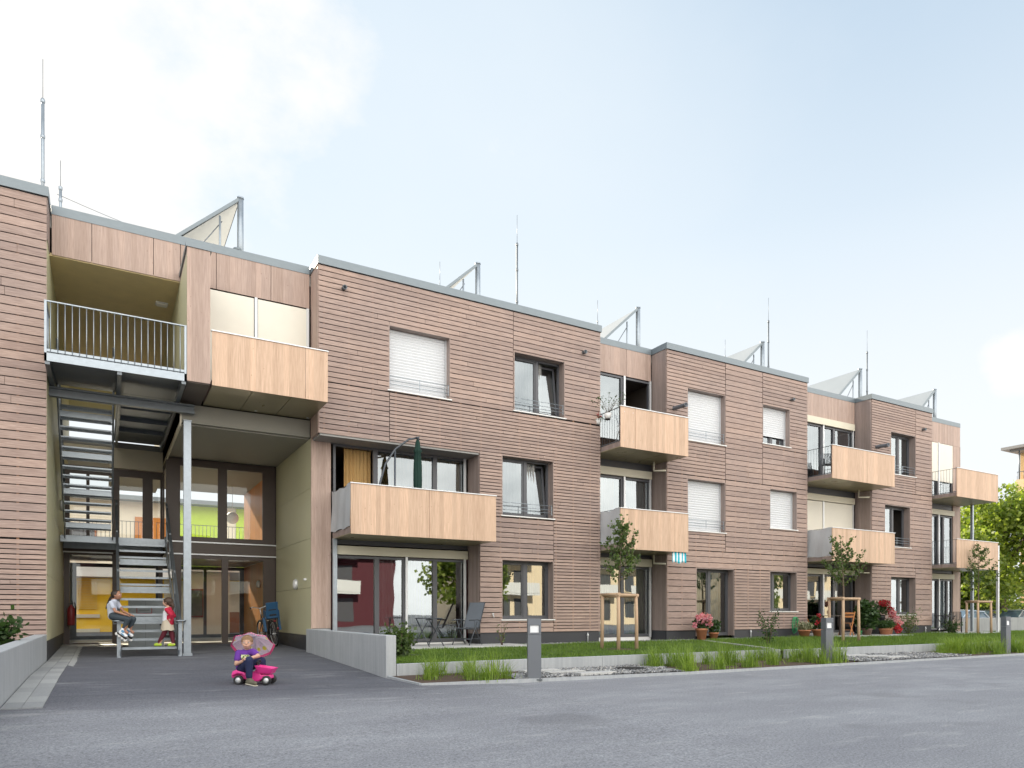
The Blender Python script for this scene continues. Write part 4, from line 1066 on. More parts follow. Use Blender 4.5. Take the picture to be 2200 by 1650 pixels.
mb=MB().box(-14,20,36.0,37,2.76,3.3); cbp(mb,'balcony_slab',M['white'])
mb=MB()
for x in [-8+.13*i for i in range(140)]: mb.box(x,x+.015,35.6,35.62,3.35,4.3)
mb.box(-14,12,35.58,35.64,4.3,4.34); cbp(mb,'balcony_railing',M['alu'])
for x in (-5,-1.4,2.1,8): cbp(MB().tube([(x,35.7,.3),(x,35.7,2.72)],.09,12),'column',M['alu'])
for x0,z0 in ((-4.6,3.6),(-1.6,3.6),(7.4,3.6)):
    o=cbp(MB().box(x0-.08,x0+1.28,36.94,37.01,z0-.08,z0+1.58),'window',plain('rust_frame',(.35,.12,.04),.5)); MB().box(x0,x0+1.2,36.92,36.939,z0,z0+1.5).build('pane',M['blind'] if x0<-4 else M['frame'],o)
mb=MB()
z=5.9

cbp(MB().box(-14.2,20.2,36.4,45.4,6.3,6.5),'roof',M['zinc'])
mb=MB().add([(-12,27.2,.27),(14,27.2,.27),(14,36.9,.27),(-12,36.9,.27)],[(0,1,2,3)]); tag(mb.build('courtyard_paving',M['slab']),'pale paving of the inner courtyard','paving',kind='structure')
mb=MB().box(4.6,7.6,33,33.2,.28,1.2); tag(mb.build('planter_wall',plain('rust_planter',(.35,.15,.08),.8)),'rust coloured planter wall seen through the entrance door','planter')

# ---------------------------------------------------------------- building across the street (seen in window reflections)
OB=empty('opposite_building','pale apartment building with white balconies across the street, mirrored in the windows','building',(15,-24,0))
obm=plain('crimson_render',(.10,.022,.032),.8,0,.06,1)
warmr=plain('warm_ochre_render',(.84,.70,.50),.8,0,.05,1)
for i,(xa,xb,h) in enumerate(((-34,-8,8.6),(-2,22,5.8),(30,56,7.0),(64,90,7.0))):
    y_=-24 if i<2 else -23; dy=y_+24
    wb(MB().box(xa,xb,-34+dy,-24+dy,-.2,h),'wall',(M['creamwall'],obm,warmr,warmr)[i],OB)
    wb(MB().box(xa-.6,xb+.6,-34.5+dy,-23.2+dy,h,h+.25),'roof',M['creamwall'],OB)
    bal=MB(); win=MB()
    x=xa+1
    while x+5<xb:
        for z in (2.9,5.8):
            bal.box(x,x+4,-24+dy,-22.5+dy,z-.15,z+.02).box(x,x+4,-22.55+dy,-22.5+dy,z,z+1)
        for z in (.6,3.3,6.1):
            win.box(x+.4,x+1.6,-24.02+dy,-23.97+dy,z,z+1.7).box(x+2.1,x+3.7,-24.02+dy,-23.97+dy,z-.2,z+1.8)
        x+=5.2
    wb(bal,'balcony',M['white'],OB); wb(win,'window_front',M['frame'],OB)

# ---------------------------------------------------------------- far right: yellow building, cars
YBd=empty('yellow_building','yellow apartment building with flat eaves and glass balconies at the right edge','building',(73,36,0))
yel=plain('ochre_render',(.62,.42,.21),.8,0,.05,1); eav=plain('eaves_sheet',(.28,.27,.26),.5)
p=px(2186,1315,36)
wb(MB().box(74,92,14,33.6,-.2,16.0),'wall',yel,YBd)
wb(MB().box(72.2,94,12,34.4,16.2,16.45).box(72.7,93,12.5,33.9,16.0,16.19),'roof',eav,YBd)
wb(MB().box(72.3,74,16,33.2,12.1,13.3),'balcony',plain('pale_ochre',(.80,.58,.34),.8),YBd)
wb(MB().box(72.6,74,16,33.2,4.6,5.0),'balcony_slab',M['white'],YBd)
mb=MB()
mb.box(71.0,74,18,33.5,11.32,11.36)
for k in range(12): mb.bar((71.0,33.4-k*1.1,11.25),(74,33.4-k*1.1,11.65),.08,.08)
wb(mb,'canopy',M['galvdark'],YBd)
for u in (2129,):
    q=px(u,1315,34); mb=MB().tube([(q.x,34,0),(q.x,34,11)],.08,8); wb(mb,'canopy_post',M['galv'],YBd)
mb=MB()
for k in range(18): mb.tube([(72.35,33.1-k*.5,13.3),(72.35,33.1-k*.5,14.0)],.02,6)
mb.bar((72.35,33.1,14.0),(72.35,20,14.0),.06,.06); mb.tube([(72.5,33.0,13.3),(72.5,33.0,16)],.06,8)
wb(mb,'balcony_railing',M['galvdark'],YBd)
for x0,z0 in ((30.5,7),(27,7),(30.5,2),(27,2),(29.5,13.4)):
    o=wb(MB().box(73.9,74.1,x0,x0+1.6,z0,z0+2),'window',M['white'],YBd); MB().box(73.86,73.89,x0+.1,x0+1.5,z0+.1,z0+1.9).build('pane',M['glass'],o)

def car(loc,rotz,paint,label,L=4.4,Wd=1.76,Hh=1.46):
    t=empty('parked_car',label,'car',loc,rotz,'cars parked behind the grey wall')
    h=L/2; w2=Wd/2
    prof=[(-h,.35),(-h+.02,.62),(-h+.12,.84),(-h+1.0,.96),(-h+1.15,.98),(h-.95,.98),(h-.25,.92),(h-.03,.70),(h,.35)]
    mb=MB(); vs=[]; k=len(prof)
    for y,ins in ((-w2+.06,0),(-w2,1),(w2,1),(w2-.06,0)):
        for x,z in prof: vs.append((x,y,z if ins else z))
    mb.add(vs,[(r*k+i,r*k+i+1,(r+1)*k+i+1,(r+1)*k+i) for r in range(3) for i in range(k-1)],smooth=False)
    mb.box(-h+.02,h-.02,-w2+.01,w2-.01,.22,.40)
    for s in (-1,1):
        yy=s*(w2-.005); mb.add([(x,yy,z) for x,z in prof],[tuple(range(k))])
    mb.build('car_body',paint,t,.03)
    gh=[(-h+.95,.97),(-h+1.75,Hh-.06),(-h+2.2,Hh),(h-1.35,Hh-.02),(h-.8,Hh-.2),(h-.45,.95)]
    g=MB(); vs=[]
    for s,sc in ((-1,1),(1,1)):
        for x,z in gh: vs.append((x,s*(w2-.06-.22*(z-.95)/.5),z))
    k2=len(gh); g.add(vs,[(i,i+1,k2+i+1,k2+i) for i in range(k2-1)]+[tuple(range(k2)),tuple(range(k2,2*k2))][:2],smooth=False)
    g.build('windows',plain('car_glass',(.10,.15,.2),.08,.2,0),t)
    rf=MB(); vs=[]
    for x,z in gh[1:5]:
        for s in (-1,1): vs.append((x,s*(w2-.10-.22*(z-.95)/.5),z+.012))
    rf.add(vs,[(2*i,2*i+1,2*i+3,2*i+2) for i in range(3)],smooth=True); rf.bar((-h+1.0,-w2+.07,.98),(-h+1.75,-w2+.17,Hh-.05),.05,.05); rf.bar((h-.5,-w2+.07,.96),(h-.85,-w2+.16,Hh-.2),.07,.06); rf.bar((-.1,-w2+.07,.97),(-.1,-w2+.16,Hh-.02),.05,.04)
    rf.bar((-h+1.75,-w2+.165,Hh-.05),(h-.85,-w2+.165,Hh-.1),.04,.04)
    rf.build('roof',paint,t)
    for x in (-h+.8,h-.82):
        for s in (-1,1):
            o=MB().lathe((x,s*(w2-.0),.32),[(.2,-.01),(.31,0),(.32,.03),(.32,.17),(.3,.2)],24,axis=(0,-s,0)).build('tyre',M['blackrub'],t); MB().lathe((x,s*w2,.32),[(0,-.01),(.19,-.012),(.21,.02)],20,axis=(0,-s,0)).build('wheel_rim',M['alu'],o)
    for s in (-1,1):
        MB().ell((-h+.06,s*(w2-.28),.68),(.05,.18,.09)).build('headlight',M['white'],t); MB().ell((h-.05,s*(w2-.2),.76),(.05,.13,.1)).build('tail_light',redm,t)
    MB().ell((-h+1.35,-w2-.08,1.0),(.06,.1,.07)).build('wing_mirror',paint,t)
    return t
cp1=plain('silver_blue_paint',(.42,.50,.60),.22,.4,.03); cp2=plain('grey_paint',(.22,.24,.27),.25,.4,.03); cp3=plain('pale_blue_paint',(.5,.58,.66),.22,.4,.03)
car((45.6,24.0,-.12),0,cp1,'silver blue car behind the wall, partly hidden by the support posts')
car((51.3,25.6,-.12),rad(6),cp2,'dark grey car parked behind the silver blue one',4.5)
car((52.8,24.3,-.1),0,cp3,'pale blue car behind the wall at the right edge',4.5)
# ---------------------------------------------------------------- vegetation
lf_sap=leaf_mat('sapling_leaf',(.05,.085,.03),(.15,.22,.08)); lf_dark=leaf_mat('dark_leaf',(.02,.05,.015),(.06,.12,.03))
lf_tree=leaf_mat('tree_leaf',(.09,.15,.025),(.34,.40,.08),.42); lf_grass=leaf_mat('grass_blade',(.06,.125,.018),(.19,.31,.045),.28)
lf_tall=leaf_mat('tall_grass_blade',(.11,.20,.03),(.34,.46,.09),.35); lf_hedge=leaf_mat('hedge_leaf',(.03,.07,.015),(.12,.2,.04),.3)
fl_pink=leaf_mat('pink_petal',(.62,.16,.30),(.90,.52,.66),.3); fl_red=leaf_mat('red_petal',(.34,.012,.025),(.58,.04,.07),.3); lf_grey=leaf_mat('grey_green_leaf',(.16,.2,.12),(.4,.36,.28),.25)
def leafquad(vs,fs,ts,p,s,R_,up=.3,asp=.5):
    d=Vector((R_.gauss(0,1),R_.gauss(0,1),R_.gauss(0,1)+up)).normalized()
    e=d.orthogonal(); e=(Matrix.Rotation(R_.random()*6.28,3,d)@e).normalized()*s*asp; l=d*s
    b=len(vs); vs.extend([tuple(p),tuple(p+l*.5+e),tuple(p+l),tuple(p+l*.5-e)]); fs.append((b,b+1,b+2,b+3)); ts.append(R_.random())
def leaves(name,pts,size,mat,par=None,seed=1,up=.3,asp=.5,svar=.5,loc=None):
    r=random.Random(seed); vs=[];fs=[];ts=[]
    for p in pts: leafquad(vs,fs,ts,Vector(p),size*(1-svar/2+svar*r.random()),r,up,asp)
    mb=MB(); mb.v=vs; mb.f=fs; mb.t=ts; mb.m=[0]*len(fs); mb.sm=[False]*len(fs)
    return mb.build(name,mat,par,loc=loc)
def clump_pts(centers,per,r,seed):
    q=random.Random(seed); out=[]
    for c,s in centers:
        for _ in range(int(per*s)):
            v=Vector((q.gauss(0,1),q.gauss(0,1),q.gauss(0,1))); v.normalize(); v*=(q.random()**.45)*r*s
            out.append(Vector(c)+Vector((v.x,v.y,v.z*.8)))
    return out
def sapling(loc,label,H,seed,spread=.55,lean=(0,0)):
    q=random.Random(seed); t=empty('young_tree',label,'tree',loc,group='young staked trees on the lawn')
    tr=MB(); base=1.75; pts=[(0,0,0),(.01,0,.8),(.0,.01,base),(lean[0]*.5,.0,(base+H)/2),(lean[0],lean[1],H)]
    tr.tube(pts,[.032,.028,.024,.014,.005],8); lp=[]
    for k in range(17):
        z=base-.05+ (H-base-.3)*(k/16)**1.1; a=k*2.4+q.random(); L=spread*(1.15-.75*k/16)*(.75+.5*q.random())
        f=(z-base)/(H-base); x0=lean[0]*f; y0=lean[1]*f
        e=Vector((x0+L*math.cos(a),y0+L*math.sin(a),z+L*(.75+.4*q.random())))
        m_=Vector((x0+L*.5*math.cos(a),y0+L*.5*math.sin(a),z+L*.25))
        tr.tube([(x0,y0,z),m_,e],[.011,.008,.004],6)
        for i in range(58):
            s=.25+.75*q.random(); b=Vector((x0,y0,z)).lerp(m_,s*2) if s<.5 else m_.lerp(e,s*2-1)
            lp.append(b+Vector((q.gauss(0,.035),q.gauss(0,.035),q.gauss(0,.035))))
    for i in range(60):
        s=q.random(); lp.append(Vector((lean[0]*(.4+.6*s),lean[1]*s,base+.5+(H-base-.5)*s))+Vector((q.gauss(0,.045),q.gauss(0,.045),0)))
    tr.build('trunk',M['bark'],t); leaves('crown',lp,.09,lf_sap,t,seed,.5,.32); return t
sapling((11.02,13.85,.26),'young tree in front of the first recess, with tripod stakes beneath striped towel balcony',3.35,3,.50,(.12,0))
sapling((20.1,14.07,.26),'bushy young tree in front of the wide recess with the wooden table',3.30,5,.62,(-.18,0))
sapling((31.0,15.6,.27),'young tree in front of the far end balconies',3.75,9,.66,(.03,0))
def stakes(loc,label,rot=0,H=1.36):
    t=empty('tree_stake_frame',label,'tree support',loc,rot,'wooden stake frames round the young trees')
    P=[(-.42,.12,0),(.42,.12,0),(-.02,-.38,0)]
    for i,(x,y,_) in enumerate(P):
        MB().tube([(x*1.02,y*1.02,-.05),(x+.005,y,H*.5),(x*.98,y*.98,H)],[.048,.045,.043],10).build('stake',M['stake'],t)
    for a,b_ in ((0,1),(1,2),(2,0)):
        pa=Vector(P[a])+Vector((0,0,H-.03+.015*a)); pb=Vector(P[b_])+Vector((0,0,H-.03+.015*a)); d=(pb-pa).normalized()*.06
        MB().tube([pa-d+Vector((0,0,0)),pb+d],[.042,.04],10).build('cross_bar',M['stake'],t)
    return t
sk=stakes((11.02,13.85,.27),'round wood tripod stakes holding the tree before the first recess',-.67)
copy_thing(sk,(20.1,14.07,.27),-.96,'round wood tripod stakes holding the tree before the wooden table')
copy_thing(sk,(31.0,15.6,.28),-1.12,'round wood tripod stakes holding the tree before the far end balconies')
mb=MB()
for x,y,z in ((11.02,13.85,.285),(20.1,14.07,.29),(31.0,15.6,.3),(5.5,14.1,.275)):
    mb.lathe((x,y,z-.03),[(0,.035),(.35,.03),(.55,.0)],18)
tag(mb.build('bare_soil_patch',M['soil']),'bare earth round the foot of the staked trees','soil',kind='stuff')

# big tree and background greenery
def big_tree(name,loc,H,cw,label,seed,mat=lf_tree,n=9000,leaf=.2,trunkh=2.2,tr_r=.22,group=None,low=.25):
    q=random.Random(seed); t=empty(name,label,'tree',loc,group=group)
    tr=MB(); tr.tube([(0,0,-.1),(.05,0,trunkh*.6),(0,.05,trunkh),(.1,0,H*.6),(0,0,H*.85)],[tr_r*1.2,tr_r,tr_r*.85,tr_r*.5,.05],10)
    cen=[]
    for k in range(46):
        a=q.random()*6.28; h=low+(1-low)*q.random(); rr=cw*math.sin(PI*min(1,.12+.80*(h-low)/(1-low)))**.7*(.45+.55*q.random())
        c_=Vector((rr*math.cos(a),rr*math.sin(a),H*h)); s=.55+.6*q.random(); cen.append((c_,s))
        if k%3==0: tr.tube([(0,0,max(trunkh*.8,H*h*.55)),c_*.5+Vector((0,0,H*h*.4)),c_],[tr_r*.35,tr_r*.2,.03],6)
    for k in range(16): cen.append((Vector((q.gauss(0,cw*.3),q.gauss(0,cw*.3),H*(low+.1+(.85-low)*q.random()))),.9))
    tr.build('trunk',M['bark'],t)
    pts=clump_pts(cen,n/50,cw*.36,seed); leaves('crown',pts,leaf,mat,t,seed,.1,.5); return t
big_tree('lime_tree',(53.2,25.2,-.1),9.3,4.3,'large round tree with yellow green leaves at the right edge',21,n=16000,leaf=.24,trunkh=2.6,tr_r=.26,low=.24)
big_tree('small_tree',(53.0,30.5,-.1),5.6,2.6,'smaller loose tree left of the large one, behind the end balconies',23,n=6500,leaf=.22,trunkh=1.4,low=.15)
big_tree('small_tree',(50.5,34.0,-.1),4.6,3.2,'low spreading tree directly behind the support posts',24,n=6000,leaf=.22,trunkh=1.0,low=.12)
big_tree('small_tree',(60.5,31.0,-.1),5.6,3.2,'low bushy tree behind the cars below the yellow building',25,n=6000,leaf=.24,trunkh=1.0,low=.1)
big_tree('distant_tree',(61,46,-.1),7.6,2.8,'distant tree top rising behind the low spreading tree',27,n=5000,leaf=.3,trunkh=2)
def hedge(x0,x1,y,h,d,label,seed,n):
    q=random.Random(seed); pts=[]
    for _ in range(n):
        x=q.uniform(x0,x1); f=q.random()
        if f<.45: p=(x,y+q.gauss(0,.04)-.0,q.uniform(.05,h))
        elif f<.8: p=(x,q.uniform(y,y+d),h+q.gauss(0,.05))
        else: p=(x,q.uniform(y,y+d),q.uniform(.1,h))
        pts.append(p)
    o=leaves('hedge',pts,.15,lf_hedge,None,seed,.2,.55); return tag(o,label,'hedge')
hedge(38,66,29.0,1.75,.9,'long clipped green hedge behind the parked cars',31,15000)
# trees reflected in windows, across the street
for i,(x,y,h) in enumerate(((26.0,-17,7),(4,-20,6.5),(60,-18,7.5))):
    big_tree('street_tree',(x,y,0),h,3.2,('leafy tree across the street opposite the middle block','small leafy tree across the street opposite the passage','tall leafy tree across the street opposite the far end')[i],41+i,n=5000,leaf=.32,group='trees across the street')

def shrub(name,loc,H,w,label,seed,mat=lf_dark,n=500,leaf=.07,stems=7,flowers=None):
    q=random.Random(seed); t=empty(name,label,'shrub',loc); st=MB(); pts=[]
    for k in range(stems):
        a=k*2.4; e=Vector((w*.5*math.cos(a)*q.random()**.5,w*.5*math.sin(a)*q.random()**.5,H*(.65+.35*q.random())))
        m_=e*.5+Vector((q.gauss(0,.03),q.gauss(0,.03),0)); st.tube([(0,0,-.03),m_,e],[.009,.007,.003],5)
        for i in range(n//stems):
            s=.2+.8*q.random(); b=(m_*(s*2)) if s<.5 else m_.lerp(e,s*2-1); r_=w*.13
            pts.append(b+Vector((q.gauss(0,r_),q.gauss(0,r_),q.gauss(0,r_*.8))))
    st.build('stem',M['bark'],t); leaves('foliage',pts,leaf,mat,t,seed,.3,.4)
    if flowers:
        fp=[]
        for i in range(flowers[1]): fp.append(pts[q.randrange(len(pts))]+Vector((q.gauss(0,.01),q.gauss(0,.01),.02)))
        leaves('blossom',fp,flowers[2],flowers[0],t,seed+1,.2,.6)
    return t
shrub('leafy_shrub',(5.2,13.6,.26),.72,.62,'leafy green shrub beside the pale wall at the lawn corner',51,lf_sap,900,.085,9)
shrub('thin_shrub',(15.75,13.3,.26),1.05,.65,'thin upright shrub in front of the narrow slat wall',52,lf_dark,420,.055,9)
shrub('thin_shrub',(27.1,16.2,.3),1.0,.9,'airy shrub with yellow green leaves under the far ground floor window',53,lf_sap,650,.06,11)
shrub('leafy_shrub',(29.85,16.0,.3),.6,.7,'dark round shrub on the lawn by the far terrace',54,lf_dark,700,.06,10)
shrub('leafy_shrub',(-1.50,13.6,.56),.52,.6,'dark glossy leaved shrub behind the left concrete wall',55,lf_dark,700,.1,9)
shrub('thin_shrub',(8.9,16.0,.31),.75,.35,'wispy grass stems growing against the slat wall by the tap',56,lf_sap,60,.05,6)

# mown lawn: one dense carpet of blades
def blades(n,fn,h0,h1,w,mat,name,seed,seg=1,bend=.3,label=None,cat='grass'):
    q=random.Random(seed); vs=[];fs=[];ts=[]
    for _ in range(n):
        x,y,z,hs=fn(q); h=(h0+(h1-h0)*q.random())*hs; a=q.random()*6.28; dx,dy=math.cos(a),math.sin(a)
        bn=bend*h*(q.random()*1.4); ww=w*(.7+.6*q.random()); b=len(vs); tn=cl(.5+.25*q.gauss(0,1))
        if seg==1:
            vs.extend([(x-dy*ww,y+dx*ww,z),(x+dy*ww,y-dx*ww,z),(x+dx*bn,y+dy*bn,z+h)]); fs.append((b,b+1,b+2)); ts.append(tn)
        else:
            for i in range(seg+1):
                s=i/seg; k=ww*(1-s)**.6 if i<seg else 0; ox=bn*s*s*1.0; zz=z+h*(s-.25*s*s*(bn/h if h else 0))
                if i<seg: vs.extend([(x+dx*ox-dy*k,y+dy*ox+dx*k,zz),(x+dx*ox+dy*k,y+dy*ox-dx*k,zz)])
                else: vs.append((x+dx*ox,y+dy*ox,zz))
            for i in range(seg-1): fs.append((b+2*i,b+2*i+1,b+2*i+3,b+2*i+2)); ts.append(tn)
            e=b+2*(seg-1); fs.append((e,e+1,b+2*seg)); ts.append(tn)
    mb=MB(); mb.v=vs; mb.f=fs; mb.t=ts; mb.m=[0]*len(fs); mb.sm=[False]*len(fs)
    return tag(mb.build(name,mat),label,cat,kind='stuff')
def lawn_pt(q):
    while True:
        x=4.5+q.random()**1.5*41; y=11.93+q.random()*4.5
        if x<9.6 and y>15.65: continue
        if 22.1<x<26.6 and y>15.55 or 29.8<x<33.4 and y>15.55: continue
        if x>33.4 and q.random()<.5: pass
        d=min(math.hypot(x-a,y-b_) for a,b_ in ((11.02,13.85),(20.1,14.07),(31,15.6),(5.5,14.1)))
        if d<.42 and q.random()<.93: continue
        xe=14.35+(y-11.98)*.435
        if abs(x-xe)<.06: continue
        return x,y,lz(x,y)-.005,(1.0 if x<xe else 1.5)*(.7+.6*noise.noise(Vector((x*1.2,y*1.2,3)))+.3)
blades(120000,lawn_pt,.035,.075,.006,lf_grass,'grass',61,label='short green grass of the mown lawn')
tufts=[]
q=random.Random(5)
def addt(xa,xb,n,hs):
    for _ in range(n):
        x=q.uniform(xa,xb); y0=edge_y(x)+.12; tufts.append((x,q.uniform(y0,11.6),hs*(.65+.5*q.random())))
addt(4.7,6.2,10,.9); addt(9.85,15.1,34,1.05); addt(19.8,27,60,.95); addt(27,41,80,.95)
def tall_pt(q):
    x,y,h=tufts[q.randrange(len(tufts))]; r=.07
    return x+q.gauss(0,r),y+q.gauss(0,r),.04,h
blades(13500,tall_pt,.26,.66,.0055,lf_tall,'tall_grass',62,seg=4,bend=.75,label='tall ornamental grass tufts along the street edge')
def low_pt(q):
    x,y,h=tufts[q.randrange(len(tufts))]; return x+q.gauss(0,.13),y+q.gauss(0,.1),.035,1
blades(9000,low_pt,.06,.2,.006,lf_tall,'tall_grass',63,seg=2,bend=1.2,label='low drooping grass leaves at the feet of the tufts')
def weed(q): 
    x=q.uniform(33.4,46); return x,q.uniform(11.9,17.3),.25,1
blades(30000,weed,.05,.12,.012,lf_grass,'grass',64,label='grass patch past the end of the building')

# ---------------------------------------------------------------- potted plants
def pot(loc,r,h,label,foliage,seed,cat='potted plant',n=500,fh=.4,fw=.3,leaf=.06,flower=None,potm=None,name='potted_plant',rim=True):
    t=empty(name,label,cat,loc)
    MB().lathe((0,0,0),[(0,0),(r*.68,0),(r*.92,h*.82)]+([(r*1.02,h*.83),(r*1.05,h)] if rim else [(r,h)])+[(r*.9,h),(r*.86,h*.9),(0,h*.88)],22).build('pot',potm or M['terracotta'],t)
    q=random.Random(seed); pts=[]
    for _ in range(n):
        v=Vector((q.gauss(0,1),q.gauss(0,1),q.gauss(0,1))).normalized()*(q.random()**.4); pts.append(Vector((v.x*fw,v.y*fw,h+fh*.45+v.z*fh*.55)))
    pts=[p_ for p_ in pts if p_.z>h*.9 or math.hypot(p_.x,p_.y)>r]
    leaves('foliage',pts,leaf,foliage,t,seed,.3,.45)
    if flower:
        fp=[]
        for c_,rr,k in flower[1]:
            for _ in range(k):
                v=Vector((q.gauss(0,1),q.gauss(0,1),q.gauss(0,1))).normalized()*rr*(.8+.2*q.random()); fp.append(Vector(c_)+v)
        leaves('blossom',fp,flower[2],flower[0],t,seed+3,.2,.6,.3)
    return t
hyd=[((-.15,-.1,.62),.13,150),((.02,-.16,.58),.13,150),((.16,-.1,.66),.14,160),((.08,0,.72),.13,130),((-.06,.02,.70),.12,120),((.24,.0,.55),.11,110),((-.34,-.05,.45),.08,60),((.2,-.12,.48),.09,80)]
pot((16.22,16.28,.33),.19,.36,'large terracotta pot of pink hydrangea beside the glazed door',lf_dark,71,n=260,fh=.35,fw=.26,leaf=.09,flower=(fl_pink,hyd,.05),name='potted_hydrangea')
pot((16.82,16.36,.33),.16,.22,'small wide terracotta pot with a dark green plant beside the hydrangea',lf_dark,72,n=380,fh=.4,fw=.22,leaf=.075)
pot((21.12,16.3,.32),.21,.26,'terracotta pot of pale succulent rosettes at the terrace corner by the hose',lf_grey,73,n=420,fh=.28,fw=.28,leaf=.07)
pot((21.82,16.3,.32),.18,.27,'terracotta pot of red geraniums between the succulents and the bollard',lf_dark,74,n=300,fh=.5,fw=.24,leaf=.08,flower=(fl_red,[((.0,-.1,.62),.09,60),((-.15,-.1,.5),.07,45),((.16,-.12,.55),.08,50),((.05,0,.75),.06,40)],.05),name='potted_geranium')
pot((24.65,16.3,.35),.2,.24,'glazed brown pot with a tall dark bushy plant at the pillar',lf_dark,75,n=1100,fh=1.05,fw=.42,leaf=.13,potm=plain('glazed_brown_pot',(.2,.12,.09),.3))
pot((25.62,16.2,.33),.22,.25,'terracotta pot of compact green cushion plant left of the far window',lf_dark,76,n=900,fh=.3,fw=.36,leaf=.05)
pot((24.2,16.3,.35),.1,.16,'tiny green watering pot between the chairs and the dark plant',lf_dark,77,n=60,fh=.1,fw=.06,leaf=.05,potm=plain('green_plastic',(.02,.25,.08),.4))
pot((25.95,16.55,.33),.12,.75,'stand of trailing red and white geraniums on the slat wall',lf_dark,78,n=420,fh=.55,fw=.3,leaf=.07,flower=(fl_red,[((-.25,-.2,1.22),.13,110),((-.05,-.25,1.18),.12,100),((.15,-.25,.95),.13,110),((.32,-.22,.78),.14,130),((.62,-.25,.2),.14,150),((.48,-.3,.3),.12,120)],.055),potm=M['black'],name='flower_stand')
pot((26.2,16.4,.33),.14,.3,'pot of pale pink geraniums beneath the red flower stand',lf_dark,79,n=260,fh=.3,fw=.25,leaf=.06,flower=(fl_pink,[((-.1,-.2,.85),.12,100),((.05,-.25,.62),.12,90),((.35,-.2,.45),.1,80)],.05),name='potted_geranium')
# pots hanging in the railing of the upper narrow balcony
for (x,y,z,l) in ((12.6,16.85,6.72,'small white pot of red flowers hung on the railing of the top narrow balcony'),(12.6,16.35,6.78,'larger white pot of wispy dry stems hung on the same railing')):
    big=y<16.5
    t=empty('hanging_pot',l,'hanging pot',(x,y,z),group='white pots on the balcony railing')
    MB().lathe((0,0,0),[(0,0),(.075,0),(.11,.16),(.1,.16),(0,.14)],16).build('pot',M['white'],t); MB().lathe((0,0,-.03),[(0,0),(.06,0),(.08,.035),(0,.03)],16).build('saucer',M['black'],t)
    q=random.Random(int(y*10)); 
    if big:
        st=MB(); lp=[]
        for k in range(26):
            a=q.random()*6.28; L=.3+.4*q.random(); e=Vector((L*.8*math.cos(a),L*.8*math.sin(a),.15+L*.7)); st.tube([(0,0,.12),e*.5+Vector((0,0,.18)),e],.003,4); lp+=[e+Vector((q.gauss(0,.02),q.gauss(0,.02),q.gauss(0,.02))) for _ in range(5)]
        st.build('stem',M['bark'],t); leaves('foliage',lp,.05,lf_dark,t,3,.4,.3)
    else:
        leaves('foliage',[Vector((q.gauss(0,.08),q.gauss(0,.08),.12+abs(q.gauss(0,.06)))) for _ in range(90)],.06,lf_dark,t,4); leaves('blossom',[Vector((q.gauss(0,.05),q.gauss(0,.05),.26+q.gauss(0,.03))) for _ in range(70)],.05,fl_red,t,5)
# ---------------------------------------------------------------- bollards
def bollard(loc,rot,label):
    t=empty('bollard_light',label,'bollard',loc,rot,'anthracite bollard lights along the street')
    a,b_=.115,.075; H=1.04
    MB().box(-a,a,-b_,b_,.0,.765).build('post',M['bollard'],t,.004)
    mb=MB(); mb.box(-a,a,-b_,b_,.93,H).box(-a,a,-b_,b_,.769,.80).box(-a,-a+.035,-b_,b_,.80,.93).box(a-.035,a,-b_,b_,.80,.93).box(-a+.035,a-.035,-.01,b_,.80,.93)
    mb.build('lamp_head',M['bollard'],t,.003)
    MB().box(-a+.04,a-.04,-b_+.02,-b_+.04,.803,.927).build('lamp_glass',plain('opal_glass',(.85,.87,.9),.3),t)
    MB().box(-a-.02,a+.02,-b_-.02,b_+.02,-.02,.008).build('base_plate',M['galvdark'],t); return t
bl=bollard((6.42,10.4,.045),-.45,'anthracite bollard light closest to the camera, by the first gravel bed')
copy_thing(bl,(14.4,10.5,.03),-.12,'anthracite bollard light in front of the wooden table terrace')
copy_thing(bl,(22.2,10.45,.03),-.05,'anthracite bollard light at the right edge of the picture')

# ---------------------------------------------------------------- terrace and balcony furniture
fr=plain('anthracite_tube',(.07,.08,.095),.4,.3); mesh_=plain('grey_mesh_fabric',(.13,.15,.18),.7)
def folding_chair(loc,rot,label,fm=fr,sm=mesh_):
    t=empty('folding_chair',label,'chair',loc,rot)
    for s in (-.27,.27):
        MB().tube([(s,-.25,0),(s,.0,.40),(s,.1,.60)],.013,8).build('leg',fm,t)
        MB().tube([(s,.32,0),(s,.05,.38),(s,-.03,.62)],.013,8).build('leg',fm,t)
        MB().tube([(s,-.25,.64),(s,.1,.65),(s,.28,.62)],.016,8).build('armrest',fm,t)
        MB().tube([(s*.9,-.22,.44),(s*.9,.2,.40),(s*.9,.5,1.1)],.012,8).build('side_tube',fm,t)
    MB().obox((0,-.02,.42),(.24,0,0),(0,.23,-.02),(0,0,.006)).build('seat',sm,t)
    MB().obox((0,.36,.77),(.24,0,0),(0,.14,.33),(0,.006,-.003)).build('backrest',sm,t)
    MB().tube([(-.27,-.15,.15),(.27,-.15,.15)],.01,6).tube([(-.27,.22,.15),(.27,.22,.15)],.01,6).build('cross_tube',fm,t)
    return t
folding_chair((8.15,16.55,.352),rad(-62),'grey high backed folding chair on the ground floor terrace')
t=empty('folding_table','small round anthracite folding table beside the grey chair','table',(7.05,16.45,.352),.3)
MB().lathe((0,0,.68),[(0,0),(.34,0),(.36,.012),(.34,.025),(0,.025)],28).build('tabletop',fr,t)
for s in (-.2,.2):
    MB().tube([(s*1.2,-.3,0),(s,.25,.68)],.013,8).build('leg',fr,t); MB().tube([(s*1.2,.3,0),(s,-.25,.68)],.013,8).build('leg',fr,t)
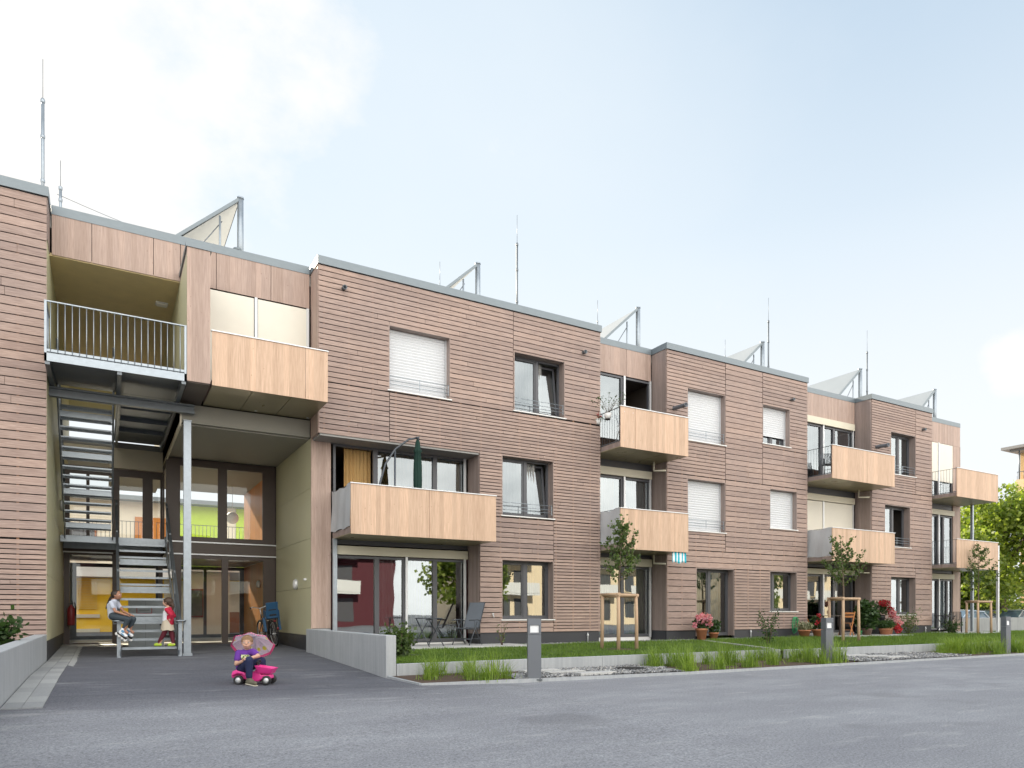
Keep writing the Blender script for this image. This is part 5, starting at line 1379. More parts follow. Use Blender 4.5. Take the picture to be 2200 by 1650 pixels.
MB().tube([(-.24,-.24,.1),(.24,-.24,.1)],.01,6).tube([(-.24,.24,.1),(.24,.24,.1)],.01,6).build('cross_tube',fr,t)
# cantilever umbrella on the first floor balcony
gc=plain('dark_green_cloth',(.004,.030,.022),.85,0,.2,12)
t=empty('cantilever_umbrella','closed dark green cantilever umbrella on the first floor balcony','umbrella',(5.75,16.35,3.17))
arc=[(-.1,0,0),(-.08,0,.6),(-.02,0,1.1),(.12,0,1.6),(.38,0,2.0),(.72,0,2.27),(.92,0,2.33)]
MB().tube(arc,.025,10).build('curved_arm',fr,t); MB().tube([(.36,.0,0),(.37,0,1.96)],.024,10).build('mast',fr,t)
MB().bar((-.2,0,.03),(.6,0,.03),.06,.04).bar((.2,-.35,.03),(.2,.35,.03),.06,.04).build('cross_base',fr,t)
MB().lathe((-.06,0,.72),[(.03,0),(.05,.01),(.05,.07),(.03,.08)],10).build('joint_clamp',M['black'],t)
um=MB(); vs=[];nn=32;prof=[(.03,2.3),(.06,2.24),(.085,2.06),(.13,2.01),(.09,1.97),(.115,1.7),(.125,1.3),(.11,.92),(.085,.82),(.13,.62),(.17,.47),(.14,.40)]
for r_,z in prof:
    for j in range(nn):
        a=2*PI*j/nn; k=r_*.78*(1+.16*math.cos(8*a+z*1.2)); zz=z+(.05*math.cos(8*a) if z<.5 else 0); vs.append((.96+k*math.cos(a),k*math.sin(a),zz))
um.add(vs,[(i*nn+j,i*nn+(j+1)%nn,(i+1)*nn+(j+1)%nn,(i+1)*nn+j) for i in range(len(prof)-1) for j in range(nn)],smooth=True); um.build('canopy',gc,t)
MB().tube([(.96+.1*math.cos(a),.1*math.sin(a),.84+.015*math.sin(a*2)) for a in [i*PI/8 for i in range(17)]],.012,6).tube([(.92,-.1,.84),(.88,-.14,.7),(.86,-.12,.5)],.009,5).build('tie_cord',M['white'],t)
MB().tube([(.92,0,2.33),(.98,0,2.36),(.97,0,2.28)],.035,8).build('hanger_joint',fr,t)
# garden hose
t=MB()
for k in range(5):
    r1=.085+.04*R.random(); L=.38+.24*R.random(); x0=21.22+.02*(k-3); pts=[]
    for i in range(26):
        a=2*PI*i/26; pts.append((x0+r1*math.sin(a),16.755-.012*k,1.02-(L/2)+(L/2)*math.cos(a)))
    t.tube(pts,.009,6,closed=True)
tag(t.build('garden_hose',plain('green_hose',(.01,.32,.11),.4)),'coiled bright green garden hose hanging on the slat wall','garden hose')
# striped towel over the balcony
m,nt,b=newmat('striped_towel'); v=coords(nt,(1,1,1)); sp=nt.nodes.new('ShaderNodeSeparateXYZ'); nt.links.new(v,sp.inputs[0])
f=math_(nt,'FRACT',math_(nt,'MULTIPLY',sp.outputs[0],7.5)); c=ramp(nt,f,[(.49,(.02,.45,.6)),(.51,(.85,.87,.88))]); nt.links.new(c,b.inputs['Base Color']); b.inputs['Roughness'].default_value=.9
mb=MB(); vs=[]
for j in range(6):
    for i in range(15): vs.append((14.72+.54*i/14,15.965+.015*math.sin(i*1.1+j*.4),3.04-.36*j/5+.02*math.sin(i*.7)))
mb.add(vs,[(j*15+i,j*15+i+1,(j+1)*15+i+1,(j+1)*15+i) for j in range(5) for i in range(14)],smooth=True)
o=mb.build('beach_towel',m); sm_=o.modifiers.new('s','SOLIDIFY'); sm_.thickness=.008
tag(o,'blue and white striped towel hanging below the balcony panels','towel')
# black chairs and table on balcony
def cafe_chair(loc,rot,label,m_=fr,H=.9):
    t=empty('balcony_chair',label,'chair',loc,rot)
    for sx in (-.22,.22):
        MB().tube([(sx,-.22,0),(sx,-.2,.44)],.013,6).build('leg',m_,t); MB().tube([(sx,.24,0),(sx,.2,.44),(sx*.95,.27,H)],.013,6).build('leg',m_,t)
        MB().tube([(sx,-.2,.44),(sx,-.2,.62),(sx,.22,.66)],.012,6).build('armrest',m_,t)
    b=MB()
    for k in range(8): b.bar((-.21,-.2+.055*k,.45),(.21,-.2+.055*k,.45),.035,.008)
    b.build('seat',m_,t); b=MB()
    for k in range(9): b.bar((-.2+.05*k,.215,.5),(-.2+.05*k,.262,H-.02),.028,.006,up=(0,1,0))
    b.bar((-.22,.267,H),(.22,.267,H),.03,.02); b.build('backrest',m_,t); return t
cc=cafe_chair((22.7,16.5,6.08),rad(-35),'dark metal chair against the railing of the top wide balcony')
copy_thing(cc,(24.05,16.9,6.08),rad(100),'dark metal chair behind the table of the top wide balcony')
t=empty('balcony_table','dark round metal table on the top wide balcony','table',(23.35,16.45,6.08))
MB().lathe((0,0,.70),[(0,0),(.36,0),(.38,.015),(.36,.03),(0,.03)],24).build('tabletop',fr,t)
for a in (0,2.1,4.2): MB().tube([(.3*math.cos(a),.3*math.sin(a),0),(.05*math.cos(a),.05*math.sin(a),.35),(.2*math.cos(a),.2*math.sin(a),.7)],.014,6).build('leg',fr,t)
# bistro set silhouette on the narrow top balcony
t=empty('folding_stand','white folding drying stand on the top narrow balcony','stand',(13.0,16.1,6.08))
for a in (-.16,.16): MB().tube([(a,-.2,0),(a,.22,.85)],.012,6).build('leg',M['alu'],t); MB().tube([(a,.22,0),(a,-.2,.85)],.012,6).build('leg',M['alu'],t)
MB().obox((0,0,.5),(.16,0,0),(0,.14,0),(0,0,.006)).build('seat',M['white'],t)
# wooden table and chairs on the wide terrace
oak=plain('oiled_acacia',(.48,.20,.07),.5,0,.2,14); drk=plain('dark_wood',(.05,.035,.03),.5)
t=empty('wooden_table','dark wooden garden table on the terrace under the wide balcony','table',(22.65,16.7,.352))
tp=MB()
for k in range(7): tp.box(-.6,.6,-.42+.122*k,-.42+.122*k+.11,.70,.725)
tp.build('tabletop',drk,t)
for sx in (-.5,.5):
    for sy in (-.35,.35): MB().box(sx-.03,sx+.03,sy-.03,sy+.03,0,.7).build('leg',drk,t)
def wchair(loc,rot,label):
    t=empty('wooden_folding_chair',label,'chair',loc,rot,'orange wood folding chairs round the dark table')
    for s in (-.2,.2):
        MB().bar((s,-.22,0),(s,.26,.86),.035,.02).build('leg',oak,t); MB().bar((s*.85,.25,0),(s*.85,-.2,.45),.035,.02).build('leg',oak,t)
    b=MB()
    for k in range(6): b.box(-.19,.19,-.2+.065*k,-.2+.065*k+.05,.44,.456)
    b.build('seat',oak,t); b=MB()
    for k in range(2): b.obox((0,.20+.055*k,.68+.12*k),(.2,0,0),(0,.006,-.003),(0,.02,.035))
    b.build('backrest',oak,t); MB().bar((-.2,-.08,.2),(.2,-.08,.2),.03,.015).build('stretcher',oak,t); return t
wc=wchair((23.45,16.3,.352),rad(-75),'orange wood folding chair right of the dark table, next to the stakes')
copy_thing(wc,(22.1,17.0,.352),rad(80),'orange wood folding chair left behind the dark table')
cafe_chair((30.6,16.3,.352),rad(-60),'black garden chair on the far end terrace',M['black'],.85)
t=empty('garden_table','black folding garden table beside the far terrace chair','table',(29.95,16.35,.352))
MB().box(-.3,.3,-.3,.3,.68,.71).build('tabletop',M['black'],t)
for s in (-.24,.24): MB().tube([(s,-.28,0),(s,.25,.68)],.014,6).build('leg',M['black'],t); MB().tube([(s,.28,0),(s,-.25,.68)],.014,6).build('leg',M['black'],t)

# ---------------------------------------------------------------- bicycle with blue child seat (leaning on the passage wall)
blue=plain('blue_plastic',(.022,.09,.20),.45,0,.08); 
t=empty('bicycle','dark bicycle with a blue child seat leaning on the passage wall','bicycle',(4.0,19.75,.27),rad(97))
lean=Matrix.Rotation(rad(-7),4,'X')      # local x: riding direction
def L(v): return tuple(lean@Vector(v))
for xw in (0,1.08):
    o=MB().tube([L((xw+.33*math.cos(a),0,.35+.33*math.sin(a))) for a in [2*PI*i/36 for i in range(36)]],.021,8,closed=True).build('wheel',M['blackrub'],t)
    s=MB().tube([L((xw+.305*math.cos(a),0,.35+.305*math.sin(a))) for a in [2*PI*i/36 for i in range(36)]],.009,6,closed=True)
    for i in range(18):
        a=2*PI*i/18; s.tube([L((xw,.02*(-1)**i,.35)),L((xw+.3*math.cos(a),0,.35+.3*math.sin(a)))],.0016,4)
    s.tube([L((xw,-.05,.35)),L((xw,.05,.35))],.018,8); s.build('rim_and_spokes',M['alu'],o)
    MB().tube([L((xw+.355*math.cos(a),0,.35+.355*math.sin(a))) for a in [PI*.15+i*PI*.75/10 for i in range(11)]],.02,6).build('mudguard',M['black'],t)
f=MB(); bb=(.45,0,.30); st_=(.30,0,.82); hd=(.93,0,.86)
for a,b_ in ((bb,st_),(bb,(.9,0,.72)),(st_,hd),((0,.05,.35),bb),((0,-.05,.35),bb),((0,.05,.35),(.33,0,.72)),((0,-.05,.35),(.33,0,.72)),((.89,0,.78),hd)): f.tube([L(a),L(b_)],.014,8)
f.tube([L(hd),L((1.0,0,.62)),L((1.08,.05,.35))],.013,8).tube([L((1.0,0,.62)),L((1.08,-.05,.35))],.013,8); f.build('frame',M['black'],t)
MB().tube([L((.86,-.28,1.08)),L((.93,-.2,1.1)),L((.95,0,1.04)),L((.93,.2,1.1)),L((.86,.28,1.08))],.012,8).tube([L(hd),L((.95,0,1.04))],.014,8).build('handlebar',M['alu'],t)
for s in (-.29,.29): MB().tube([L((.80,s,1.07)),L((.89,s*.97,1.085))],.018,8).build('grip',M['black'],t)
MB().ell(L((.27,0,.90)),(.14,.08,.04)).build('saddle',M['black'],t); MB().tube([L(st_),L((.28,0,.88))],.013,8).build('seat_post',M['alu'],t)
MB().tube([L((.45,-.08,.30)),L((.45,.08,.30))],.015,8).lathe(L((.45,.05,.30)),[(0,0),(.09,0),(.09,.006),(0,.006)],20,axis=L((0,1,0))).bar(L((.45,.08,.3)),L((.55,.09,.17)),.02,.01).bar(L((.45,-.08,.3)),L((.35,-.09,.43)),.02,.01).build('crankset',M['galvdark'],t)
k=MB(); k.tube([L((-.12,.06,.72)),L((.3,.06,.72))],.008,6).tube([L((-.12,-.06,.72)),L((.3,-.06,.72))],.008,6).tube([L((0,.05,.36)),L((-.08,.06,.72))],.007,6).tube([L((0,-.05,.36)),L((-.08,-.06,.72))],.007,6); k.build('rear_rack',M['black'],t)
cs=MB()
cs.obox(L((-.06,0,.98)),lean.to_3x3()@Vector((.02,0,.003)),lean.to_3x3()@Vector((0,.16,0)),lean.to_3x3()@Vector((-.05,0,.22)))
cs.obox(L((.05,0,.80)),lean.to_3x3()@Vector((.13,0,0)),lean.to_3x3()@Vector((0,.14,0)),lean.to_3x3()@Vector((0,0,.025)))
for s in (-.17,.17):
    cs.obox(L((.02,s,.90)),lean.to_3x3()@Vector((.11,0,.02)),lean.to_3x3()@Vector((0,.012,0)),lean.to_3x3()@Vector((0,0,.10)))
    cs.obox(L((.10,s*1.15,.62)),lean.to_3x3()@Vector((.055,0,0)),lean.to_3x3()@Vector((0,.03,0)),lean.to_3x3()@Vector((.02,0,.19)))
    cs.obox(L((.15,s*1.15,.45)),lean.to_3x3()@Vector((.09,0,0)),lean.to_3x3()@Vector((0,.035,0)),lean.to_3x3()@Vector((0,0,.012)))
o=cs.build('child_seat',blue,t,.012)
MB().obox(L((-.09,0,1.0)),lean.to_3x3()@Vector((.006,0,.0)),lean.to_3x3()@Vector((0,.10,0)),lean.to_3x3()@Vector((0,0,.012))).obox(L((-.075,0,.86)),lean.to_3x3()@Vector((.008,0,.0)),lean.to_3x3()@Vector((0,.09,0)),lean.to_3x3()@Vector((0,0,.02))).build('seat_slot',M['black'],o)
MB().ell(L((-.18,0,.70)),(.02,.04,.025)).build('rear_light',redm,t); MB().ell(L((-.36,0,.50)),(.012,.025,.035)).build('reflector',redm,t)

# ---------------------------------------------------------------- people
VR=Vector((.8669,-.4985,0)); ANG=math.atan2(-.4985,.8669)
skin=plain('skin',(.56,.33,.24),.55,0,.06,20); skin_d=plain('tanned_skin',(.36,.18,.115),.55,0,.06,20)
def remesh(mb,name,mat,par=None,vox=.007,smooth=3,fac=.5,loc=None,rotz=None):
    o=mb.build(name,mat,None)
    r=o.modifiers.new('r','REMESH'); r.mode='VOXEL'; r.voxel_size=vox; r.use_smooth_shade=True
    s=o.modifiers.new('s','SMOOTH'); s.iterations=smooth; s.factor=fac
    dg=bpy.context.evaluated_depsgraph_get(); me=bpy.data.meshes.new_from_object(o.evaluated_get(dg)); me.materials.clear(); me.materials.append(mat)
    o.modifiers.clear(); old=o.data; o.data=me; bpy.data.meshes.remove(old); me.name=name
    for p_ in me.polygons: p_.use_smooth=True
    if par: o.parent=par
    if loc: o.location=loc
    if rotz is not None: o.rotation_euler=(0,0,rotz)
    return o
def head(mb,c,r,face,up=(0,0,1)):
    # face: unit direction the person looks
    c=Vector(c); f=Vector(face).normalized(); u=Vector(up); u=(u-f*u.dot(f)).normalized(); s=f.cross(u)
    rot=Matrix((f,s,u)).transposed()
    mb.ell(c+u*r*.18-f*r*.08,(r*.98,r*.80,r*.90),18,12,rot)
    mb.ell(c-u*r*.38+f*r*.22,(r*.62,r*.58,r*.60),14,10,rot)
    mb.ell(c-u*r*.76+f*r*.48,(r*.22,r*.24,r*.18),10,8,rot)         # chin
    mb.cone(c+u*r*.02+f*r*.84,c-u*r*.20+f*r*.95,r*.07,r*.105,10)      # nose
    for k in (-1,1):
        mb.ell(c+s*k*r*.80-u*r*.08-f*r*.05,(r*.16,r*.07,r*.22),10,8,rot)   # ears
        mb.ell(c+s*k*r*.34-u*r*.30+f*r*.50,(r*.30,r*.30,r*.30),10,8,rot)   # cheeks
        mb.ell(c+s*k*r*.3+u*r*.28+f*r*.77,(r*.10,r*.22,r*.07),10,8,rot)     # brows
    mb.ell(c-u*r*.50+f*r*.80,(r*.12,r*.24,r*.07),10,8,rot)         # lips
    return f,u,s,rot
def face_parts(par,c,r,f,u,s,rot):
    c=Vector(c); e=MB(); ir=MB()
    for k in (-1,1):
        e.ell(c+s*k*r*.32+u*r*.05+f*r*.77,(r*.10,r*.14,r*.075),10,8,rot); ir.ell(c+s*k*r*.32+u*r*.05+f*r*.85,(r*.04,r*.066,r*.066),10,8,rot)
    e.build('eye_white',M['white'],par); ir.build('iris',M['black'],par)
    b=MB()
    for k in (-1,1): b.cone(c+s*k*r*.17+u*r*.33+f*r*.875,c+s*k*r*.46+u*r*.31+f*r*.77,r*.022,r*.015,8)
    b.build('eyebrow',plain('brow_hair',(.16,.09,.05),.8),par)
    MB().ell(c-u*r*.50+f*r*.885,(r*.05,r*.2,r*.035),10,8,rot).build('mouth',plain('lip',(.42,.13,.11),.5),par)
def hand(mb,w,d,palm_n,L=.1,curl=.5,side=1):
    # w wrist, d pointing direction, palm_n palm normal
    w=Vector(w); d=Vector(d).normalized(); n=Vector(palm_n); n=(n-d*n.dot(d)).normalized(); s=d.cross(n)*side
    pl=L*.5
    for k in range(4):
        o=(k-1.5)*L*.135
        mb.cone(w+s*o*.5,w+d*pl+s*o,L*.12,L*.095,8)
        fl_=L*(.40,.48,.45,.34)[k]; a=curl*.55; b_=w+d*pl+s*o; r=L*.072
        j1=b_+(d*math.cos(a)+n*math.sin(a))*fl_*.45; j2=j1+(d*math.cos(a*2)+n*math.sin(a*2))*fl_*.32; j3=j2+(d*math.cos(a*2.8)+n*math.sin(a*2.8))*fl_*.25
        mb.chain([b_,j1,j2,j3],[r,r*.92,r*.85,r*.72])
    tb=w+d*pl*.25-s*L*.2; t1=tb+(d*.7-s*.7+n*.25).normalized()*L*.24; t2=t1+(d*.9-s*.25+n*.4).normalized()*L*.22
    mb.chain([tb,t1,t2],[L*.095,L*.085,L*.07])
def P3(x,z,y=0): return Vector((x,y,z))

# girl sitting on the rail plate (profile to the right)
g0=Vector((X0-.03,17.28,1.028))
o=MB()
hc=P3(-.045,.53); hr_=.098
fu=head(o,hc,hr_,(.98,0,.22))
o.chain([P3(-.085,.50),P3(-.115,.40),P3(-.155,.30),P3(-.135,.18),P3(-.095,.09)],[.042,.05,.082,.078,.088])
for s in (-1,1):
    o.cone(P3(-.13,.37),P3(-.10,.375,s*.105),.05,.038)
    sh=P3(-.10,.372,s*.112); el=P3(-.005+.02*(s>0),.19,s*.135); wr=P3(.19,.115,s*.10)
    o.chain([sh,el,wr],[.036,.029,.02]); hand(o,wr,(.95,-s*.1,-.25),(0,0,-1),.105,.35,side=s)
    hp=P3(-.07,.075,s*.06); kn=P3(.25+.015*s,.02,s*.075); an=P3(.165+.02*s,-.215,s*.075)
    o.chain([hp,kn,an],[.075,.052,.034]); o.cone(an,an+P3(.07,-.05),.036,.03)
girl=remesh(o,'person',skin_d,None,.0062,3,loc=g0,rotz=ANG); tag(girl,'girl in light grey T-shirt and inline skates sitting on the stair rail end','person')
face_parts(girl,hc,hr_,*fu)
h=MB(); f,u,s_,rot=fu; h.ell(hc+u*hr_*.30-f*hr_*.22,(hr_*1.0,hr_*.90,hr_*.90),18,12,rot); h.ell(hc-f*hr_*.62-u*hr_*.1,(hr_*.5,hr_*.66,hr_*.62),14,10,rot)
h.chain([hc-f*hr_*1.0+u*.0,P3(-.175,.46),P3(-.225,.36),P3(-.275,.25)],[.034,.036,.03,.012])
remesh(h,'hair',plain('dark_brown_hair',(.028,.018,.014),.5,0,.3,40),girl,.007,2)
c_=MB(); c_.chain([P3(-.10,.405),P3(-.155,.30),P3(-.14,.18),P3(-.13,.09)],[.062,.094,.094,.098]); 
for s in (-1,1): c_.cone(P3(-.13,.355),P3(-.10,.365,s*.11),.065,.052); c_.cone(P3(-.10,.365,s*.112),P3(-.055,.28,s*.128),.052,.047)
remesh(c_,'t_shirt',plain('light_grey_cotton',(.46,.50,.60),.9,0,.06,14),girl,.007,3)
c_=MB()
for s in (-1,1): c_.chain([P3(-.09,.085,s*.055),P3(.25+.015*s,.02,s*.075),P3(.175+.02*s,-.155,s*.075)],[.088,.061,.045])
c_.ell(P3(-.10,.09),(.095,.12,.085)); remesh(c_,'leggings',plain('dark_grey_leggings',(.035,.05,.065),.8),girl,.007,2)
for s in (-1,1):
    a=P3(.165+.02*s,-.21,s*.075); d=Vector((.80,0,-.60)); n=Vector((.60,0,.80)); b=MB()
    b.cone(a+Vector((-.01,0,.02)),a-n*.075-d*.0,.046,.046); b.cone(a-n*.075-d*.02,a-n*.07+d*.11,.045,.036); b.cone(a-n*.05-d*.02,a-n*.05+d*.05,.045,.036)
    sk_=remesh(b,'inline_skate',plain('skate_white',(.75,.78,.82),.4),girl,.007,2)
    MB().obox(a-n*.02+d*.015,d*.03,Vector((0,.049,0)),n*.022).obox(a-n*.075+d*.05,d*.035,Vector((0,.045,0)),n*.012).build('skate_strap',plain('skate_blue',(.12,.3,.5),.5),sk_)
    MB().obox(a-n*.125+d*.04,d*.12,Vector((0,.014,0)),n*.014).obox(a-n*.108+d*.04,d*.09,Vector((0,.03,0)),n*.008).build('skate_frame',M['black'],sk_)
    for q_ in (-.075,-.0,.075,.15): MB().lathe(a-n*.155+d*(.0+q_),[(0,-.012),(.022,-.012),(.034,-.006),(.034,.006),(.022,.012),(0,.012)],16,axis=(0,1,0)).build('skate_wheel',M['white'],sk_)

# little girl standing on the first step, facing left
g1=Vector((1.17,17.42,.452)); o=MB()
hc=P3(.035,.96); hr_=.098; fu=head(o,hc,hr_,(-.985,-.05,.12))
o.chain([P3(.05,.93),P3(.055,.84),P3(.055,.73),P3(.05,.60),P3(.05,.50)],[.04,.045,.08,.078,.084])
arms=[(P3(.07,.80,-.095),P3(.185,.69,-.13),P3(.155,.61,-.12)),(P3(.05,.80,.095),P3(.12,.66,.13),P3(.02,.60,.14))]
for i,(a,e,w_) in enumerate(arms):
    o.cone(P3(.055,.785),a,.05,.036); o.chain([a,e,w_],[.035,.028,.019]); hand(o,w_,(-.2,0,-1) if i==0 else (-.8,0,-.5),(-1,0,0) if i==0 else (0,0,-1),.085,.5,side=1 if i==0 else -1)
lg=[(P3(.04,.46,-.045),P3(-.03,.25,-.05),P3(-.115,.06,-.05)),(P3(.06,.46,.045),P3(.115,.25,.045),P3(.14,.055,.045))]
for a,k_,n_ in lg: o.chain([a,k_,n_],[.062,.045,.032]); o.cone(n_-Vector((0,0,.015)),n_+P3(-.08,-.035),.03,.024)
kid=remesh(o,'person',skin,None,.0062,3,loc=g1,rotz=ANG); tag(kid,'small girl in a red cardigan and beige skirt standing on the lowest step','person')
face_parts(kid,hc,hr_,*fu)
h=MB(); f,u,s_,rot=fu; h.ell(hc+u*hr_*.28-f*hr_*.20,(hr_*1.02,hr_*.93,hr_*.95),18,12,rot); h.ell(hc-f*hr_*.7-u*hr_*.2,(hr_*.5,hr_*.7,hr_*.6),14,10,rot); h.ell(hc+f*hr_*.62+u*hr_*.55,(hr_*.28,hr_*.6,hr_*.22),14,10,rot)
h.chain([hc-f*hr_*1.0,P3(.15,.89,.01),P3(.15,.80,.01)],[.035,.036,.015]); remesh(h,'hair',plain('brown_hair',(.055,.03,.018),.55,0,.3,40),kid,.007,2)
c_=MB(); c_.chain([P3(.035,.82),P3(.03,.73),P3(.02,.60),P3(.025,.52)],[.055,.086,.086,.09]); remesh(c_,'shirt',plain('white_print_shirt',(.70,.72,.78),.85,0,.12,30),kid,.007,2)
c_=MB(); c_.chain([P3(.085,.82),P3(.088,.73),P3(.085,.60),P3(.09,.50)],[.05,.084,.084,.088])
for a,e,w_ in arms: c_.chain([P3(.07,.785),a,e,w_+(e-w_)*.15],[.055,.050,.042,.032])
cd=remesh(c_,'cardigan',plain('red_cotton',(.42,.012,.045),.85,0,.1,14),kid,.007,2)
MB().ell(P3(.045,.745,-.092),(.022,.004,.008)).ell(P3(.06,.70,-.092),(.012,.004,.014)).ell(P3(.085,.69,-.09),(.01,.004,.01)).build('cardigan_print',M['white'],cd)
c_=MB(); n_=24; vs=[]
for rr,z in ((.09,.575),(.108,.53),(.124,.46),(.134,.40),(.140,.345)):
    for j in range(n_): a=2*PI*j/n_; k_=rr*(1+.04*math.cos(7*a)*(z<.5)); vs.append((.045+k_*math.cos(a)*1.0,k_*math.sin(a)*1.0,z+.008*math.cos(5*a)))
c_.add(vs,[(i*n_+j,i*n_+(j+1)%n_,(i+1)*n_+(j+1)%n_,(i+1)*n_+j) for i in range(4) for j in range(n_)],smooth=True); c_.build('skirt',plain('beige_cotton',(.50,.44,.35),.9,0,.1,16),kid)
c_=MB()
for a,k_,n_ in lg: c_.chain([a+Vector((.02*(a.y<0),0,-.02)),k_,n_+Vector((0,0,.03))],[.062,.052,.04])
remesh(c_,'leggings',plain('burgundy_leggings',(.10,.008,.02),.8),kid,.007,2)
lime=plain('lime_rubber',(.45,.62,.05),.55)
for a,k_,n_ in lg:
    b=MB(); b.cone(n_+P3(.02,-.03),n_+P3(-.085,-.035),.032,.036); b.cone(n_+P3(-.02,-.02),n_+P3(-.07,-.025),.03,.034); remesh(b,'clog',lime,kid,.007,2)

# toy dump truck
pink=plain('pink_plastic',(.78,.05,.30),.35,0,.05); T0=Vector((1.96,11.28,gz(1.96,11.28)))
t=empty('toy_dump_truck','bright pink ride on toy dump truck under the boy on the asphalt','toy truck',T0,ANG)
def prism(pr,y0,y1,taper=0):
    mb=MB(); k=len(pr); cx=sum(p_[0] for p_ in pr)/k; vs=[(x,y0,z) for x,z in pr]+[(x,y1,z) for x,z in pr]
    mb.add(vs,[tuple(range(k))[::-1],tuple(range(k,2*k))]+[(i,(i+1)%k,k+(i+1)%k,k+i) for i in range(k)]); return mb
prism([(-.31,.10),(-.315,.15),(-.30,.20),(-.24,.225),(-.1,.195),(.02,.19),(.06,.24),(.10,.24),(.13,.15),(.28,.15),(.29,.09),(.12,.07),(.10,.045),(-.06,.045),(-.10,.08)],-.075,.075).build('chassis',pink,t,.02)
for y0,y1 in ((-.135,-.07),(.07,.135)): prism([(-.29,.13),(-.275,.19),(-.2,.215),(-.1,.19),(-.065,.13),(-.1,.14),(-.13,.165),(-.2,.17),(-.25,.15)],y0,y1).build('mudguard',pink,t,.012)
tub=MB(); top=[(.055,-.14,.29),(.33,-.14,.245),(.33,.14,.245),(.055,.14,.29)]; bot=[(.10,-.09,.17),(.285,-.09,.16),(.285,.09,.16),(.10,.09,.17)]
inn=[(.075,-.12,.286),(.31,-.12,.247),(.31,.12,.247),(.075,.12,.286)]; inb=[(.11,-.08,.19),(.275,-.08,.18),(.275,.08,.18),(.11,.08,.19)]
tub.add(top+bot+inn+inb,[(4,5,1,0),(5,6,2,1),(6,7,3,2),(7,4,0,3),(7,6,5,4),(0,1,9,8),(1,2,10,9),(2,3,11,10),(3,0,8,11),(8,9,13,12),(9,10,14,13),(10,11,15,14),(11,8,12,15),(12,13,14,15)]); tub.build('dump_tub',pink,t,.006)
for x,r_ in ((-.185,.073),(.235,.070)):
    for s in (-1,1):
        w_=MB().lathe((x,s*.085,r_),[(0,0),(r_*.6,0),(r_*.93,.004),(r_,.014),(r_,.05),(r_*.92,.062),(r_*.62,.062),(r_*.6,.05)],24,axis=(0,s,0)).build('wheel',M['black'],t)
        MB().lathe((x,s*.085,r_),[(r_*.6,.045),(r_*.55,.06),(r_*.2,.066),(0,.067)],20,axis=(0,s,0)).build('hubcap',M['alu'],w_)
MB().tube([(.06,0,.2),(.075,0,.33)],.012,8).build('steering_column',M['black'],t)
MB().tube([(.075+.03*math.cos(a)*.4,.075*math.sin(a),.335+.03*math.cos(a)) for a in [2*PI*i/20 for i in range(20)]],.010,6,closed=True).bar((.075,-.075,.335),(.075,.075,.335),.012,.012).build('steering_wheel',M['black'],t)
MB().ell((-.30,-.05,.165),(.012,.02,.02)).ell((-.30,.05,.165),(.012,.02,.02)).build('headlamp_plate',M['white'],t)

# boy on the truck
o=MB(); hc=P3(-.09,.63,-.03); hr_=.098; fu=head(o,hc,hr_,(.22,-.95,.02))
o.chain([P3(-.095,.60,-.015),P3(-.10,.52,0),P3(-.125,.44,0),P3(-.15,.32,0),P3(-.165,.265,0)],[.042,.045,.085,.08,.088])
aL=(P3(-.205,.475,-.06),P3(-.215,.315,-.13),P3(-.045,.385,-.20)); aR=(P3(.0,.495,-.035),P3(.105,.435,-.10),P3(-.01,.40,-.20))
for i,(a,e,w_) in enumerate((aL,aR)):
    o.cone(P3(-.105,.465,0),a,.05,.038); o.chain([a,e,w_],[.038,.030,.021])
    hand(o,w_,(.85,-.1,.15) if i==0 else (-.9,-.2,.1),(0,.3,-1),.095,.75,side=1 if i==0 else -1)
leg=[(P3(-.13,.25,-.06),P3(.005,.375,-.20),P3(.005,.12,-.20)),(P3(-.13,.25,.06),P3(.06,.34,.17),P3(.07,.12,.19))]
for a,k_,n_ in leg: o.chain([a,k_,n_],[.072,.053,.036]); o.cone(n_-Vector((0,0,.045)),n_+P3(.08,-.08,-.03),.034,.026)
boy=remesh(o,'person',skin,None,.0062,3,loc=T0+Vector((0,0,.0)),rotz=ANG); tag(boy,'boy in a purple T-shirt and dark blue trousers sitting on the pink toy truck','person')
face_parts(boy,hc,hr_,*fu)
h=MB(); f,u,s_,rot=fu; h.ell(hc+u*hr_*.36-f*hr_*.14,(hr_*1.0,hr_*.89,hr_*.86),18,12,rot); h.ell(hc+u*hr_*.82+f*hr_*.50,(hr_*.34,hr_*.52,hr_*.2),12,8,rot); remesh(h,'hair',plain('blond_hair',(.25,.15,.08),.7,0,.3,50),boy,.0065,2)
c_=MB(); c_.chain([P3(-.105,.495,0),P3(-.125,.44,0),P3(-.15,.32,0),P3(-.165,.255,0)],[.055,.098,.096,.102])
for a,e,w_ in (aL,aR): c_.cone(P3(-.11,.455,0),a,.062,.052); c_.cone(a,a+(e-a)*.55,.052,.049)
ts=remesh(c_,'t_shirt',plain('purple_cotton',(.12,.03,.28),.88,0,.1,16),boy,.0065,3)
m,nt,b=newmat('shirt_print'); f_=noi(nt,coords(nt,(1,1,1)),55,3,.6); nt.links.new(ramp(nt,f_,[(.46,(.02,.02,.02)),(.5,(.5,.6,.12)),(.6,(.75,.78,.6))]),b.inputs['Base Color'])
pr=MB(); vs=[]
for j in range(5):
    for i in range(9):
        x=-.115+.075*(i-4)/4; z=.415+.038*(j-2)/2; y=-.0985+.42*(x+.125)**2*3; vs.append((x,y-.0,z))
pr.add(vs,[(j*9+i,j*9+i+1,(j+1)*9+i+1,(j+1)*9+i) for j in range(4) for i in range(8)],smooth=True); pr.build('shirt_print',m,ts)
c_=MB()
for a,k_,n_ in leg: c_.chain([a,k_,n_+Vector((0,0,.02))],[.085,.063,.048])
